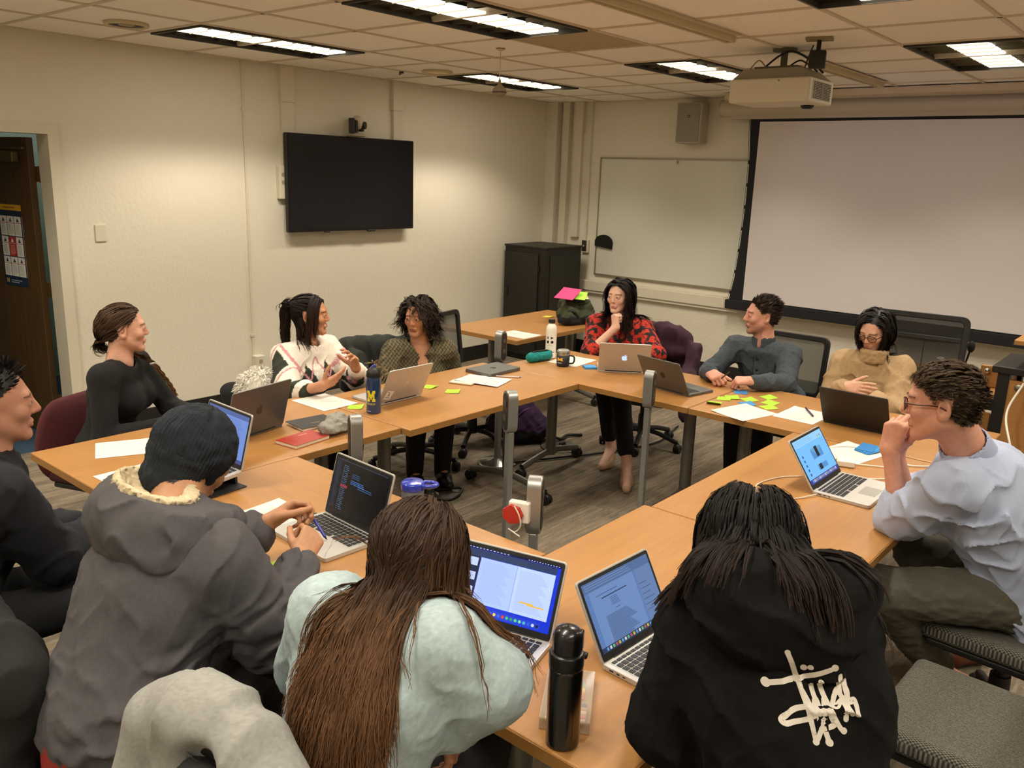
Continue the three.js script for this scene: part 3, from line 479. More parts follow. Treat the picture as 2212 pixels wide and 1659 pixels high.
// ---------- people ----------
const skinMat = phys(0xffffff, { vertexColors: true, roughness: .55, sheen: .15, sheenRoughness: .6 });
const hairMat = phys(0xffffff, { vertexColors: true, roughness: .6, specularIntensity: .45, side: THREE.DoubleSide });
const cloth = (o = {}) => phys(0xffffff, { vertexColors: true, roughness: .9, sheen: .3, sheenRoughness: .8, ...o });
const clothMat = cloth(), knitMat = cloth({ bumpMap: null }), UP = [0, 1, 0];
const dirOf = (psi, pitch = 0) => { const a = psi * Math.PI / 180, p = pitch * Math.PI / 180; return [Math.sin(a) * Math.cos(p), -Math.sin(p), Math.cos(a) * Math.cos(p)]; };
function headFrame(h) {            // local axes: X = the person's left, Y = up, Z = face
  const Z = dirOf(h.psi, h.pitch || 0); let X = norm(cross(UP, Z)), Y = cross(Z, X);
  const r = (h.roll || 0) * Math.PI / 180; const X2 = add(mul(X, Math.cos(r)), Y, Math.sin(r)), Y2 = add(mul(Y, Math.cos(r)), X, -Math.sin(r)); return [X2, Y2, Z];
}
function makeHead(P) {
  const h = P.head, s = h.s || 1, B = headFrame(h), c = h.p, male = h.male, F = new Field();
  const W = (x, y, z) => [0, 1, 2].map(i => c[i] + s * (B[0][i] * x + B[1][i] * y + B[2][i] * z));
  const Lc = p => { const q = sub(p, c); return [dot(q, B[0]) / s, dot(q, B[1]) / s, dot(q, B[2]) / s]; };
  const E = (x, y, z, a, b, e, k = .02, op = 1) => F.ell(W(x, y, z), [a * s, b * s, e * s], B, k * s, op), K = (a, ra, b, rb, k = .015, op = 1) => F.cap(W(...a), ra * s, W(...b), rb * s, k * s, op);
  E(0, .035, -.014, .074, .081, .094, .01); E(0, -.022, .03, .058, .085, .056, .03);
  const jw = male ? .05 : .044;
  for (const q of [-1, 1]) {
    K([q * jw, -.045, .0], .024, [q * .016, -.094, .062], .016, .022);          // jaw
    E(q * .036, -.02, .058, .026, .022, .022, .02);                               // cheek
    E(q * .077, -.004, -.012, .009, .031, .019, .008); E(q * .083, 0, -.010, .007, .018, .010, .005, -1); E(q * .072, -.026, -.006, .010, .012, .010, .006);   // ear
  }
  E(0, -.096, .066, .017, .015, .016, .02);
  K([-.034, .026, .074], .013, [.034, .026, .074], .013, .016);                  // brow
  const nz = male ? 1 : .8; K([0, .018, .0835], .0085 * nz, [0, -.023, male ? .103 : .0985], .0115 * nz, .012); for (const q of [-1, 1]) E(q * .0105 * nz, -.0275, .0905, .009 * nz, .0075 * nz, .0105, .007);
  for (const q of [-1, 1]) E(q * .031, .006, .099, .017, .0115, .021, .009, -1);   // sockets
  E(0, -.058, .079, .024, .009, .014, .008); K([-.016, -.0655, .083], .0065, [.016, -.0655, .083], .0065, .006); K([-.017, -.0575, .084], .0052, [.017, -.0575, .084], .0052, .004);
  E(0, -.0615, .097, .026, .0012, .012, .004, -1);
  for (const q of [-1, 1]) { E(q * .031, .0055, .0785, .0148, .0142, .0142, .004); E(q * .031, h.closed ? .001 : .0042, .093, .0135, h.closed ? .002 : .0055, .0135, .002, -1); }
  // neck
  const nr = male ? .058 : .05; F.cap(W(0, -.04, -.022), nr * s, P.N, nr * s * 1.08, .03); F.cap(P.N, nr * 1.08, add(P.N, [0, -.06, 0]), nr * 1.1, .03);
  const skin = lin(h.skin), lip = lin(h.lip || 0x9c5a4c), hair = lin(h.hair || 0x1a1210), brow = lin(h.brow || h.hair || 0x1a1210), stub = h.stubble ? lin(h.stubble) : null;
  const hl = h.hairline || ((z, x) => z < -.06 ? -.058 : z < 0 ? -.058 + (z + .06) * 1.0 : z < .05 ? .002 + z * 1.16 : .06 + (z - .05) * .9 + (Math.abs(x) < .04 ? .008 : 0));
  const col = (x, y, z) => {
    const l = Lc([x, y, z]), ax = Math.abs(l[0]); let k = skin;
    const bl = 1 + .05 * n3(x * 40, y * 40, z * 40); k = mul(k, bl);
    if (h.part && l[1] > .09 && Math.abs(l[0]) < .0042) return mul(skin, .9);
    if (l[1] > hl(l[2], l[0]) + .004 * n3(x * 90, y * 90, z * 90) && ax < .0795 && !h.bald && !(ax > .066 && Math.abs(l[1] + .004) < .036 && Math.abs(l[2] + .01) < .024)) return hair;
    if (l[2] > .06 && ax > .012 && ax < .05 && Math.abs(l[1] - (.0235 + .004 * Math.cos((ax - .028) * 60))) < .0032) k = mix(k, brow, .75);
    if (l[2] > .07 && ax < .023 && l[1] > -.0735 && l[1] < -.052 + ax * -.1) { const t = 1 - Math.max(0, (ax - .014) / .009); k = mix(k, lip, .75 * t); }
    if (ax < .05 && l[2] > .04 && l[1] < -.01 && l[1] > -.05 && ax > .025) k = mix(k, [skin[0] * 1.03, skin[1] * .88, skin[2] * .86], .5);
    if (l[2] > .085 && l[1] < -.012 && l[1] > -.04 && ax < .02) k = mix(k, [skin[0] * 1.02, skin[1] * .86, skin[2] * .84], .5);
    if (stub && l[1] < -.035 && l[2] > .0) k = mix(k, stub, Math.min(.55, (-.035 - l[1]) * 18));
    return k;
  };
  return { F, W, Lc, B, s, col, hl };
}
function makeHand(F, wrist, dir, palm, right, o = {}) {
  const hs = o.s || 1, d = norm(dir), n = norm(sub(palm, mul(d, dot(palm, d)))), t = mul(cross(d, n), right ? 1 : -1), w = A3(wrist);
  const Q = (a, b, e) => [0, 1, 2].map(i => w[i] + hs * (d[i] * a + t[i] * b + n[i] * e)), K = (a, ra, b, rb, k = .008) => F.cap(a, ra * hs, b, rb * hs, k * hs);
  const side = [.029, .0095, -.0095, -.027], kl = [.086, .09, .085, .076], fl = [[.043, .026, .021], [.047, .03, .022], [.043, .028, .021], [.034, .021, .018]], fr = [.0092, .0095, .009, .008];
  const curl = o.curl || [.4, .45, .5, .55], spread = o.spread ?? .06;
  for (let i = 0; i < 4; i++) {
    K(Q(.0, side[i] * .62, -.002), .0145, Q(kl[i], side[i], -.004), .0115, .014);
    const cu = Array.isArray(curl[i]) ? curl[i] : [curl[i] * .9, curl[i] * 1.2, curl[i] * .8]; let a = 0, p = Q(kl[i], side[i], -.003); const sp = (1.5 - i) * spread;
    for (let j = 0; j < 3; j++) { a += cu[j]; const e = norm(add(add(mul(d, Math.cos(a)), n, Math.sin(a)), t, sp * Math.cos(a))), q = add(p, e, fl[i][j] * hs); K(p, fr[i] - j * .0006, q, fr[i] - (j + 1) * .0007, .004); p = q; }
  }
  K(Q(.03, .004, .008), .016, Q(.07, 0, .006), .013, .015);
  const th = o.thumb || [.62, .62, .35]; let p = Q(.022, .024, .006); const td = norm([0, 1, 2].map(i => d[i] * th[0] + t[i] * th[1] + n[i] * th[2])), tb = o.thumbBend ?? .35;
  let q = add(p, td, .042 * hs); K(p, .0155, q, .0118, .014); p = q; let e = norm(add(td, d, tb)); q = add(p, e, .033 * hs); K(p, .0112, q, .0102, .005); p = q; e = norm(add(e, d, tb * .6)); q = add(p, e, .026 * hs); K(p, .0102, q, .0085, .004);
}
function ik(S, Wr, hint, L1 = .29, L2 = .25) {
  let d = sub(Wr, S), l = len(d); const m = (L1 + L2) * .995; if (l > m) { Wr = add(S, d, m / l); d = sub(Wr, S); l = m; }
  const u = norm(d), a = (L1 * L1 - L2 * L2 + l * l) / (2 * l), hh = Math.sqrt(Math.max(1e-6, L1 * L1 - a * a)), h0 = sub(hint, S), pr = norm(sub(h0, mul(u, dot(h0, u))));
  return { E: add(add(S, u, a), pr, hh), W: Wr };
}
// strands: guides walk over the head and fall, pushed out of the colliding fields
function strandGeo(curves, rad, colRoot, colTip, kids, spreadR, o = {}) {
  const pos = [], nor = [], colr = [], idx = []; const ga = o.gamma || 1;
  for (const g of curves) for (let k = 0; k < kids; k++) {
    const a = rr(0, 6.283), r0 = spreadR * Math.sqrt(rnd()), off = [Math.cos(a) * r0, rr(-.3, .3) * r0, Math.sin(a) * r0], tipS = rr(.3, 1) * (o.tipSpread ?? .6), tone = rr(.7, 1.3), ph = rr(0, 10), n = g.length, stop = Math.max(4, Math.floor(n * rr(o.minLen || .75, 1)));
    const base = pos.length / 3;
    for (let i = 0; i < stop; i++) {
      const u = i / (n - 1), f = 1 + (tipS - 1) * u, p = add(g[i], off, f), w = (o.frizz || 0) * u, q = [p[0] + w * n3(p[0] * 30 + ph, p[1] * 20, 3), p[1] + w * .5 * n3(p[1] * 30, ph, 5), p[2] + w * n3(ph, p[2] * 30, p[1] * 20)];
      const T0 = norm(sub(g[Math.min(i + 1, n - 1)], g[Math.max(i - 1, 0)])), s1 = norm(cross(T0, Math.abs(T0[1]) > .9 ? [1, 0, 0] : UP)), s2 = cross(T0, s1), r = rad * (1 - .75 * Math.pow(i / (stop - 1), 2.5)) * (i === 0 ? .6 : 1);
      const c = mul(mix(colRoot, colTip, Math.pow(u, ga)), tone);
      const ou = o.center ? norm(sub(q, [o.center[0], Math.min(q[1], o.center[1]), o.center[2]])) : add(mul(s1, Math.cos(ph)), s2, Math.sin(ph)), sd0 = norm(cross(T0, ou)), ot = cross(sd0, T0), tw = .5 * Math.sin(ph), sd = add(mul(sd0, Math.cos(tw)), ot, Math.sin(tw));
      for (const j of [-1, 1]) { const nn = norm(add(ot, sd, j * .7)); pos.push(q[0] + sd[0] * r * j * 1.5, q[1] + sd[1] * r * j * 1.5, q[2] + sd[2] * r * j * 1.5); nor.push(...nn); colr.push(...c); }
      if (i) { const A = base + (i - 1) * 2; idx.push(A, A + 1, A + 2, A + 1, A + 3, A + 2); }
    }
  }
  const G = new THREE.BufferGeometry(); G.setAttribute('position', new THREE.Float32BufferAttribute(pos, 3)); G.setAttribute('normal', new THREE.Float32BufferAttribute(nor, 3)); G.setAttribute('color', new THREE.Float32BufferAttribute(colr, 3)); G.setIndex(idx); return G;
}
function scalpRoots(Hd, n, test) {
  const out = []; let guard = 0;
  while (out.length < n && guard++ < n * 40) {
    const z = rr(-1, 1), a = rr(0, 6.283), q = Math.sqrt(1 - z * z), d = [q * Math.cos(a), q * Math.sin(a), z], l = [d[0] * .074, .035 + d[1] * .081, -.014 + d[2] * .094];
    if (l[1] < Hd.hl(l[2], l[0]) - .004 || (Math.abs(l[0]) > .06 && Math.abs(l[1] + .004) < .034 && Math.abs(l[2] + .01) < .022)) continue; if (test && !test(l)) continue; out.push({ l, n: d });
  }
  return out;
}
function growHair(Hd, P, o) {
  const coll = o.coll || [Hd.F], dist = p => { let m = 9, w = null; for (const f of coll) { const d = f.at(p[0], p[1], p[2]); if (d < m) { m = d; w = f; } } return [m, w]; };
  const toW = v => [0, 1, 2].map(i => Hd.B[0][i] * v[0] + Hd.B[1][i] * v[1] + Hd.B[2][i] * v[2]);
  const curves = [];
  for (const r of scalpRoots(Hd, o.guides, o.test)) {
    const L = (typeof o.len === 'function' ? o.len(r.l) : o.len) * rr(.92, 1.05), st = o.step || .018, n = Math.max(5, Math.round(L / st)), nn = toW(r.n);
    let p = add(Hd.W(...r.l), nn, .004), d = norm(toW(o.flow(r.l, r.n))); const pts = [p], lift = (o.lift || .006) * rr(.5, 1.6), wv = rr(0, 9);
    for (let i = 1; i < n; i++) {
      const g = typeof o.grav === 'function' ? o.grav(i * st) : o.grav; d = norm(mix(d, [0, -1, 0], Math.min(.9, g * st / .018)));
      if (o.wave) d = norm(add(d, [n3(p[0] * 25 + wv, p[1] * 18, 1), 0, n3(p[2] * 25, p[1] * 18 + wv, 2)], o.wave));
      if (o.pull) d = o.pull(p, d, r.l, i * st);
      let q = add(p, d, st); const [m, w] = dist(q);
      if (o.hug && m > lift * 1.6 && m < .09 && w === coll[0] && i * st < o.hug) { const gr = w.grad(q); q = add(q, gr, -(m - lift * 1.3) * .75); }
      if (m < lift && w) { const gr = w.grad(q); q = add(q, gr, lift - m); const v = dot(d, gr); if (v < 0) d = norm(add(d, gr, -v)); }
      d = norm(mix(d, norm(sub(q, p)), .5)); p = q; pts.push(p);
    }
    curves.push(pts);
  }
  return strandGeo(curves, o.rad, lin(o.root), lin(o.tip || o.root), o.kids, o.clump || .006, { center: Hd.W(0, .02, 0), ...o });
}
function person(P) {
  const g = thing('person', P.label, 'person', [0, 0, 0]);
  const psi = P.torso, Fv = dirOf(psi), Rv = norm(cross(Fv, UP)), h = P.head, male = h.male, s = P.s || 1;
  P.N = P.N || add(add(h.p, [0, -.17 * (h.s || 1), 0]), dirOf(h.psi), -.03);
  const N = P.N, pel = P.pelvis, spine = norm(sub(N, pel)), SL = len(sub(N, pel)), hw = (P.half || (male ? .185 : .16)) * s;
  const Cc = add(add(N, spine, -.15), Fv, .005), Fp = norm(sub(Fv, mul(spine, dot(Fv, spine))));
  const joint = {}; const F0 = P.fat || 0;
  for (const q of ['L', 'R']) {
    const sg = q === 'R' ? 1 : -1, a = P.arm[q], S = a.S || add(add(N, Rv, sg * hw), [0, -.055, 0]), r = a.E ? { E: a.E, W: a.W } : ik(S, a.W, a.hint, .285 * s, .25 * s);
    const hip = add(pel, Rv, sg * .09), l = (P.leg || {})[q] || {}, kn = l.K || add(add(hip, Fv, .42), [0, .0, 0]), an = l.A || add([kn[0], .085, kn[2]], Fv, -.05), toe = l.T || add([an[0], .03, an[2]], Fv, .16);
    joint[q] = { S, E: r.E, W: r.W, hip, kn, an, toe, hand: a };
  }
  // torso builder with an inflation
  const torso = (F, o, arms = true, slv = 1) => {
    F.flat(add(pel, Rv, -.075), .115 + o + F0, add(pel, Rv, .075), .115 + o + F0, Fp, .95, .04);
    F.flat(add(pel, spine, .06), (male ? .135 : .128) + o + F0, add(Cc, spine, -.06), (male ? .14 : .125) + o + F0 * .7, Fp, .8, .05);
    F.flat(add(Cc, Rv, -.06), (male ? .118 : .104) + o, add(Cc, Rv, .06), (male ? .118 : .104) + o, Fp, .86, .05);
    if (P.bust) for (const q of [-1, 1]) F.ell(add(add(add(Cc, Rv, q * .068), Fp, .07 + P.bust * .25), spine, -.03), [.06 + o, .06 + o, .05 + o], null, .075);
    for (const q of ['L', 'R']) {
      const j = joint[q]; F.cap(add(N, [0, -.045, 0]), .05 + o, j.S, .056 + o, .05);
      if (arms) { F.cap(j.S, .056 + o, j.E, .044 + o, .03); if (slv > 0) { const we = mix(j.E, j.W, Math.min(1, slv)); F.cap(j.E, .044 + o, we, mixN(.044, .031, slv) + o, .02); } }
    }
  };
  const mixN = (a, b, t) => a + (b - a) * t;
  // continuous body
  const Hd = makeHead(P), skin = lin(h.skin), cs = (x, y, z) => mul(skin, 1 + .06 * n3(x * 30, y * 30, z * 30));
  const body = new Field(); torso(body, -.03); body.cap(N, .05, add(N, spine, -.1), .07, .03);
  for (const q of ['L', 'R']) { const j = joint[q]; body.cap(j.hip, .07, j.kn, .05, .03).cap(j.kn, .05, j.an, .035, .03).cap(j.an, .032, j.toe, .028, .02); }
  if (P.extraBody) P.extraBody(body, joint, N, Fp, Rv);
  const cell = P.cell || .009, fine = P.fine || .0033, parts = [body.mesh(.02, cs), Hd.F.mesh(fine, Hd.col)];
  const handField = {};
  for (const q of ['L', 'R']) {
    const j = joint[q], F = new Field(), a = j.hand; if (a.hidden) continue;
    const bare = a.bare ?? .35; F.cap(mix(j.W, j.E, bare), mixN(.026, .038, bare), j.W, .0235, .02); F.flat(mix(j.W, j.E, .08), .024, j.W, .024, a.palm, .8, .02);
    makeHand(F, j.W, a.dir, a.palm, q === 'R', { s: a.s || (male ? 1.02 : .92), ...a }); handField[q] = F; parts.push(F.mesh(a.cell || .0036, (x, y, z) => mul(a.skin ? lin(a.skin) : skin, 1 + .07 * n3(x * 50, y * 50, z * 50))));
  }
  obj('body', mergeC(parts), skinMat, g);
  // eyes
  if (!h.noEyes) for (const q of [-1, 1]) {
    const e = new THREE.SphereGeometry(.0125 * (h.s || 1), 16, 12); const c = new Float32Array(e.attributes.position.count * 3), pz = e.attributes.position, lk = norm(h.look || [0, -.05, 1]);
    for (let i = 0; i < pz.count; i++) { const v = norm([pz.getX(i), pz.getY(i), pz.getZ(i)]), t = dot(v, lk); const k = t > .97 ? [.01, .008, .006] : t > .84 ? lin(h.iris || 0x3a2415) : [.5, .45, .4]; c.set(k, i * 3); }
    e.setAttribute('color', new THREE.Float32BufferAttribute(c, 3));
    const o = obj('eye', e, skinMat, g); const m = new THREE.Matrix4().makeBasis(V(...Hd.B[0]), V(...Hd.B[1]), V(...Hd.B[2])); o.quaternion.setFromRotationMatrix(m); o.position.set(...Hd.W(q * .031, .0055, .0785));
  }
  const ctx = { g, Hd, joint, N, pel, Cc, Fv, Rv, Fp, spine, torso, body, hw, mixN, handField, SL };
  // trousers
  const tr = new Field(), to = P.legFat || .012; tr.flat(add(pel, Rv, -.075), .12 + F0, add(pel, Rv, .075), .12 + F0, Fp, .95, .04);
  tr.flat(add(pel, spine, .02), .122 + F0, add(pel, spine, .1), .125 + F0, Fp, .85, .03);
  for (const q of ['L', 'R']) { const j = joint[q]; tr.cap(j.hip, .085 + to, j.kn, .058 + to, .04).cap(j.kn, .057 + to, mix(j.kn, j.an, P.legLen || 1), .042 + to, .03); }
  tr.noise(.002, 12, 8, 12); if (P.legNoise) tr.fold(P.legNoise, 9, 18, 9, 3);
  const tc = lin(P.trousers || 0x0d0c0c); obj('trousers', tr.mesh(P.legCell || .018, (x, y, z) => mul(tc, 1 + .12 * n3(x * 60, y * 60, z * 60))), clothMat, g);
  if (!P.noShoes) for (const q of ['L', 'R']) { const j = joint[q], F = new Field(), f = norm(sub([j.toe[0], j.an[1], j.toe[2]], j.an)), t0 = [j.an[0], .045, j.an[2]]; F.cap(add(t0, f, -.03), .042, add(t0, f, .06), .042, .03).cap(add(t0, f, .05), .04, [j.toe[0], .036, j.toe[2]], .032, .03); F.mod((d, x, y, z) => Math.max(d, .004 - y)); const c = lin(P.shoes || 0x120f0d); obj('shoe', F.mesh(.01, () => c), mat(0xffffff, { vertexColors: true, roughness: .5 }), g); }
  return ctx;
}
const mixN = (a, b, t) => a + (b - a) * t;
// a worn top built from the torso field
function top(ctx, o) {
  const F = new Field(); ctx.torso(F, o.off ?? .012, true, o.sleeve ?? 1);
  if (o.extra) o.extra(F, ctx);
  if (o.neck !== 0) F.cap(add(ctx.N, [0, o.neckY ?? -.02, 0]), o.neck || .062, add(ctx.N, add(mul(ctx.Fv, .05), [0, .2, 0])), o.neck || .075, .012, -1);
  if (o.hem) F.clip(add(ctx.pel, ctx.spine, o.hem), mul(ctx.spine, -1));
  const fo = o.fold ?? .006; F.noise(fo * .6, 5, 3, 5); F.fold(fo * .9, 4.5, 6, 4.5, o.fs || 2, 5); F.fold(fo * .45, 9, 5, 9, 7, 4);
  const c = o.colorFn || (k => (x, y, z) => mul(k, 1 + (o.grain ?? .1) * n3(x * 160, y * 160, z * 160)))(lin(o.color));
  const m = obj(o.name, F.mesh(o.cell || .009, c), o.mat || clothMat, ctx.g, o.label); ctx.topField = F; return m;
}
function glasses(ctx, hex) {
  const { Hd, g } = ctx, m = mat(hex, { roughness: .3 }), rim = [];
  for (const q of [-1, 1]) { const pts = []; for (let i = 0; i <= 20; i++) { const a = i / 20 * 6.283; pts.push(Hd.W(q * .033 + .025 * Math.cos(a), .002 + .0195 * Math.sin(a) * (1 - .08 * Math.sin(a)), .1 - .006 * Math.abs(Math.cos(a)))); } rim.push(tube(pts, .0022, 40, 6)); rim.push(tube([Hd.W(q * .058, .008, .097), Hd.W(q * .073, .008, .06), Hd.W(q * .079, .006, .0), Hd.W(q * .078, -.012, -.03)], .0024, 20, 6)); }
  rim.push(tube([Hd.W(-.009, .006, .1), Hd.W(0, .009, .104), Hd.W(.009, .006, .1)], .002, 8, 6));
  const o = obj('glasses', rim, m, g, 'dark framed eyeglasses'); for (const q of [-1, 1]) { const l = new THREE.CircleGeometry(.0245, 20).scale(1, .8, 1); const ln = obj('lens', l, phys(0xffffff, { transmission: 1, roughness: .02, thickness: 0 }), o); ln.quaternion.setFromRotationMatrix(new THREE.Matrix4().makeBasis(V(...Hd.B[0]), V(...Hd.B[1]), V(...Hd.B[2]))); ln.position.set(...Hd.W(q * .033, .002, .0975)); }
}
const SK = { pale: 0xd9a58c, fair: 0xd8a284, tan: 0xbd8560, mid: 0xc68f6c, warm: 0xc98f6b };
const lap = (W, hint, o = {}) => ({ W, hint, dir: [.3, -.3, .9], palm: [0, -1, 0], cell: .009, ...o });
const people = {};
// --- person in black with a braid
{
  const P = { label: 'person in a black long-sleeved top with a brown braid, sitting near the doorway', torso: 38, pelvis: [-5.84, .53, 1.8], bust: .10, N: [-5.803, .995, 1.935],
    head: { p: [-5.775, 1.145, 1.95], psi: 66, s: 1, skin: SK.pale, hair: 0x3d2a1a, brow: 0x5a4030, iris: 0x4a6068, lip: 0xb5665e },
    arm: { R: lap([-5.74, .70, 2.16], [-6.1, .6, 2.1]), L: lap([-5.56, .73, 2.16], [-5.5, .6, 1.8]) }, trousers: 0x0e0d0e };
  const c = person(P); top(c, { name: 'black_top', color: 0x0d0c0d, off: .008, neck: .066, neckY: -.045, cell: .009, fold: .004, sleeve: .97 });
  const tie = [.02, -.06, -.085];
  const pull = (p, d, l) => { const t = sub(c.Hd.W(...tie), p), q = len(t); return norm(mix(d, norm(t), q < .04 ? .1 : .35)); };
  obj('hair', mergeGeometries([growHair(c.Hd, P, { guides: 380, kids: 5, len: .2, flow: (l, n) => [n[0] * .3 - l[0] * 3, -.2, -1], grav: .02, lift: .007, rad: .0013, root: 0x4a3320, tip: 0x3d2a1a, clump: .005, pull, coll: [c.Hd.F], frizz: .006 }),
    (() => { const L = c.N, A = add(add(c.Hd.W(.01, -.07, -.07), [0, 0, 0]), [0, -.03, 0]), pts = [A, add(L, [.10, .005, -.0]), add(L, [.13, -.02, .05]), add(L, [.16, -.08, .09]), add(L, [.19, -.14, .11]), add(L, [.215, -.2, .12])]; const cu = new THREE.CatmullRomCurve3(pts.map(p => V(...p))), N = 60, st = []; for (let s = 0; s < 3; s++) { const cv = []; for (let i = 0; i <= N; i++) { const u = i / N, q = cu.getPoint(u), a = u * 22 + s * 2.094, r = .011 * (1 - u * .5); cv.push([q.x + r * Math.cos(a) * .7, q.y + r * Math.sin(a) * .5, q.z + r * Math.sin(2 * a) * .6]); } st.push(cv); } return strandGeo(st, .0016, lin(0x4a3320), lin(0x6b4b2a), 60, .009, { tipSpread: .7, minLen: .9 }); })()]), hairMat, c.g, 'brown hair in a braid over the shoulder');
  obj('hair_tie', new THREE.TorusGeometry(.011, .005, 8, 16).rotateX(1.2).translate(...add(c.N, [.135, -.03, .055])), mat(0xb9b9c0), c.g); people.braid = c;
}
// --- person in the argyle sweater
{
  const P = { label: 'person in a white sweater with dark green diamonds, ponytail, hands raised in talk', torso: 8, pelvis: [-4.76, .52, 1.83], bust: .1,
    head: { p: [-4.70, 1.10, 1.955], psi: 44, skin: SK.warm, hair: 0x1c1310, iris: 0x20140c, lip: 0xa8604c },
    arm: { R: { W: [-4.955, .805, 2.385], hint: [-5.2, .5, 2.15], dir: [.9, .28, .1], palm: [.1, .45, -.9], curl: [.12, .2, .28, .34], spread: .1, thumb: [.25, .95, .1], bare: .75, skin: 0xc08a68 }, L: { W: [-4.66, .845, 2.30], hint: [-4.35, .55, 2.1], dir: [-.45, .85, .25], palm: [-.8, -.3, .1], curl: [.3, .4, .5, .6], spread: .08, bare: .4, skin: 0xc08a68 } } };
  const c = person(P); const cream = lin(0xe9e0d2), green = lin(0x2a2e24), pink = lin(0xc98b92);
  top(c, { name: 'argyle_sweater', off: .022, neck: .066, neckY: -.035, cell: .006, fold: .006, sleeve: .45, colorFn: (x, y, z) => {
    const q = sub([x, y, z], c.N), u = dot(q, c.Rv), f = dot(q, c.Fv), v = y - c.N[1], jag = .012 * n3(x * 130, y * 130, z * 130); let k = cream;
    const dia = (uc, vc, w, h) => Math.abs(u - uc) / w + Math.abs(v - vc) / h + jag * 4;
    const arm = Math.abs(u) > .15;
    if (!arm && f > 0) { for (const [uc, vc] of [[-.055, -.2], [.095, -.2]]) { const m = dia(uc, vc, .062, .11); if (m < 1) k = green; } for (const uc of [-.13, .02, .17]) { const m = dia(uc, -.2, .085, .14); if (Math.abs(m - 1) < .07 && v < -.06) k = pink; } }
    if (arm) { const sgn = Math.sign(u), e = c.joint[sgn > 0 ? 'R' : 'L'], t = dot(sub([x, y, z], e.S), norm(sub(e.E, e.S))), w = f - dot(sub(e.S, c.N), c.Fv) - t * .35; const m = Math.abs(w) / .075 + Math.abs(t - .13) / .12 + jag * 4; if (m < 1) k = green; else if (Math.abs(m - 1.35) < .09) k = pink; if (t > .25) k = Math.abs(((w * 9 + t * 7 + 20) % 1) - .5) < .28 ? green : k; }
    return mul(k, 1 + .1 * n3(x * 260, y * 260, z * 260));
  } });
  for (const i of [0, 1]) { const j = c.joint[i ? 'L' : 'R'], F = new Field(), a = mix(j.E, j.W, i ? .7 : .36), b = mix(j.E, j.W, i ? .78 : .48); F.cap(a, .05, b, .049, .01); F.noise(.003, 90); obj('cuff', F.mesh(.006, () => cream), clothMat, c.g); }
  const tie = [0, .055, -.115];
  obj('hair', mergeGeometries([
    growHair(c.Hd, P, { guides: 300, kids: 5, len: .17, test: l => l[2] < .02, flow: (l, n) => [n[0] * .3, .1, -1], grav: .0, lift: .007, rad: .0014, root: 0x231813, tip: 0x1c1310, clump: .005, pull: (p, d) => { const t = sub(c.Hd.W(...tie), p); return norm(mix(d, norm(t), len(t) < .03 ? .05 : .4)); }, frizz: .003 }),
    growHair(c.Hd, P, { guides: 260, kids: 6, len: .30, test: l => l[2] >= .02 || l[1] < .01, flow: (l, n) => [Math.sign(l[0]) * .9, .2, -.35], grav: .3, hug: .16, lift: .008, rad: .0014, root: 0x1c1310, tip: 0x3a2518, clump: .006, coll: [c.Hd.F, c.topField], frizz: .008 }),
    (() => { const cv = [], o = c.Hd.W(...tie), back = mul(c.Hd.B[2], -1); for (let k = 0; k < 40; k++) { const a = rr(0, 6.28), r = .026 * Math.sqrt(rnd()), pts = []; for (let i = 0; i < 18; i++) { const u = i / 17; const q = add(add(o, back, .035 * Math.sin(u * 2.2)), [0, -.03 * u - .27 * u * u + .025 * Math.sin(u * 3), 0]); const w = Math.sin(Math.min(1, u * 2.2 + .12) * 1.57) * (1 - .35 * u); pts.push([q[0] + r * Math.cos(a) * w * 1.3, q[1], q[2] + r * Math.sin(a) * w * 1.3]); } cv.push(pts); } return strandGeo(cv, .002, lin(0x1c1310), lin(0x33201a), 20, .011, { frizz: .008, minLen: .7 }); })()]), hairMat, c.g, 'dark brown hair in a ponytail');
  obj('hair_tie', new THREE.TorusGeometry(.015, .006, 8, 18).translate(...c.Hd.W(...tie)), mat(0x6d4a44), c.g); people.argyle = c;
}
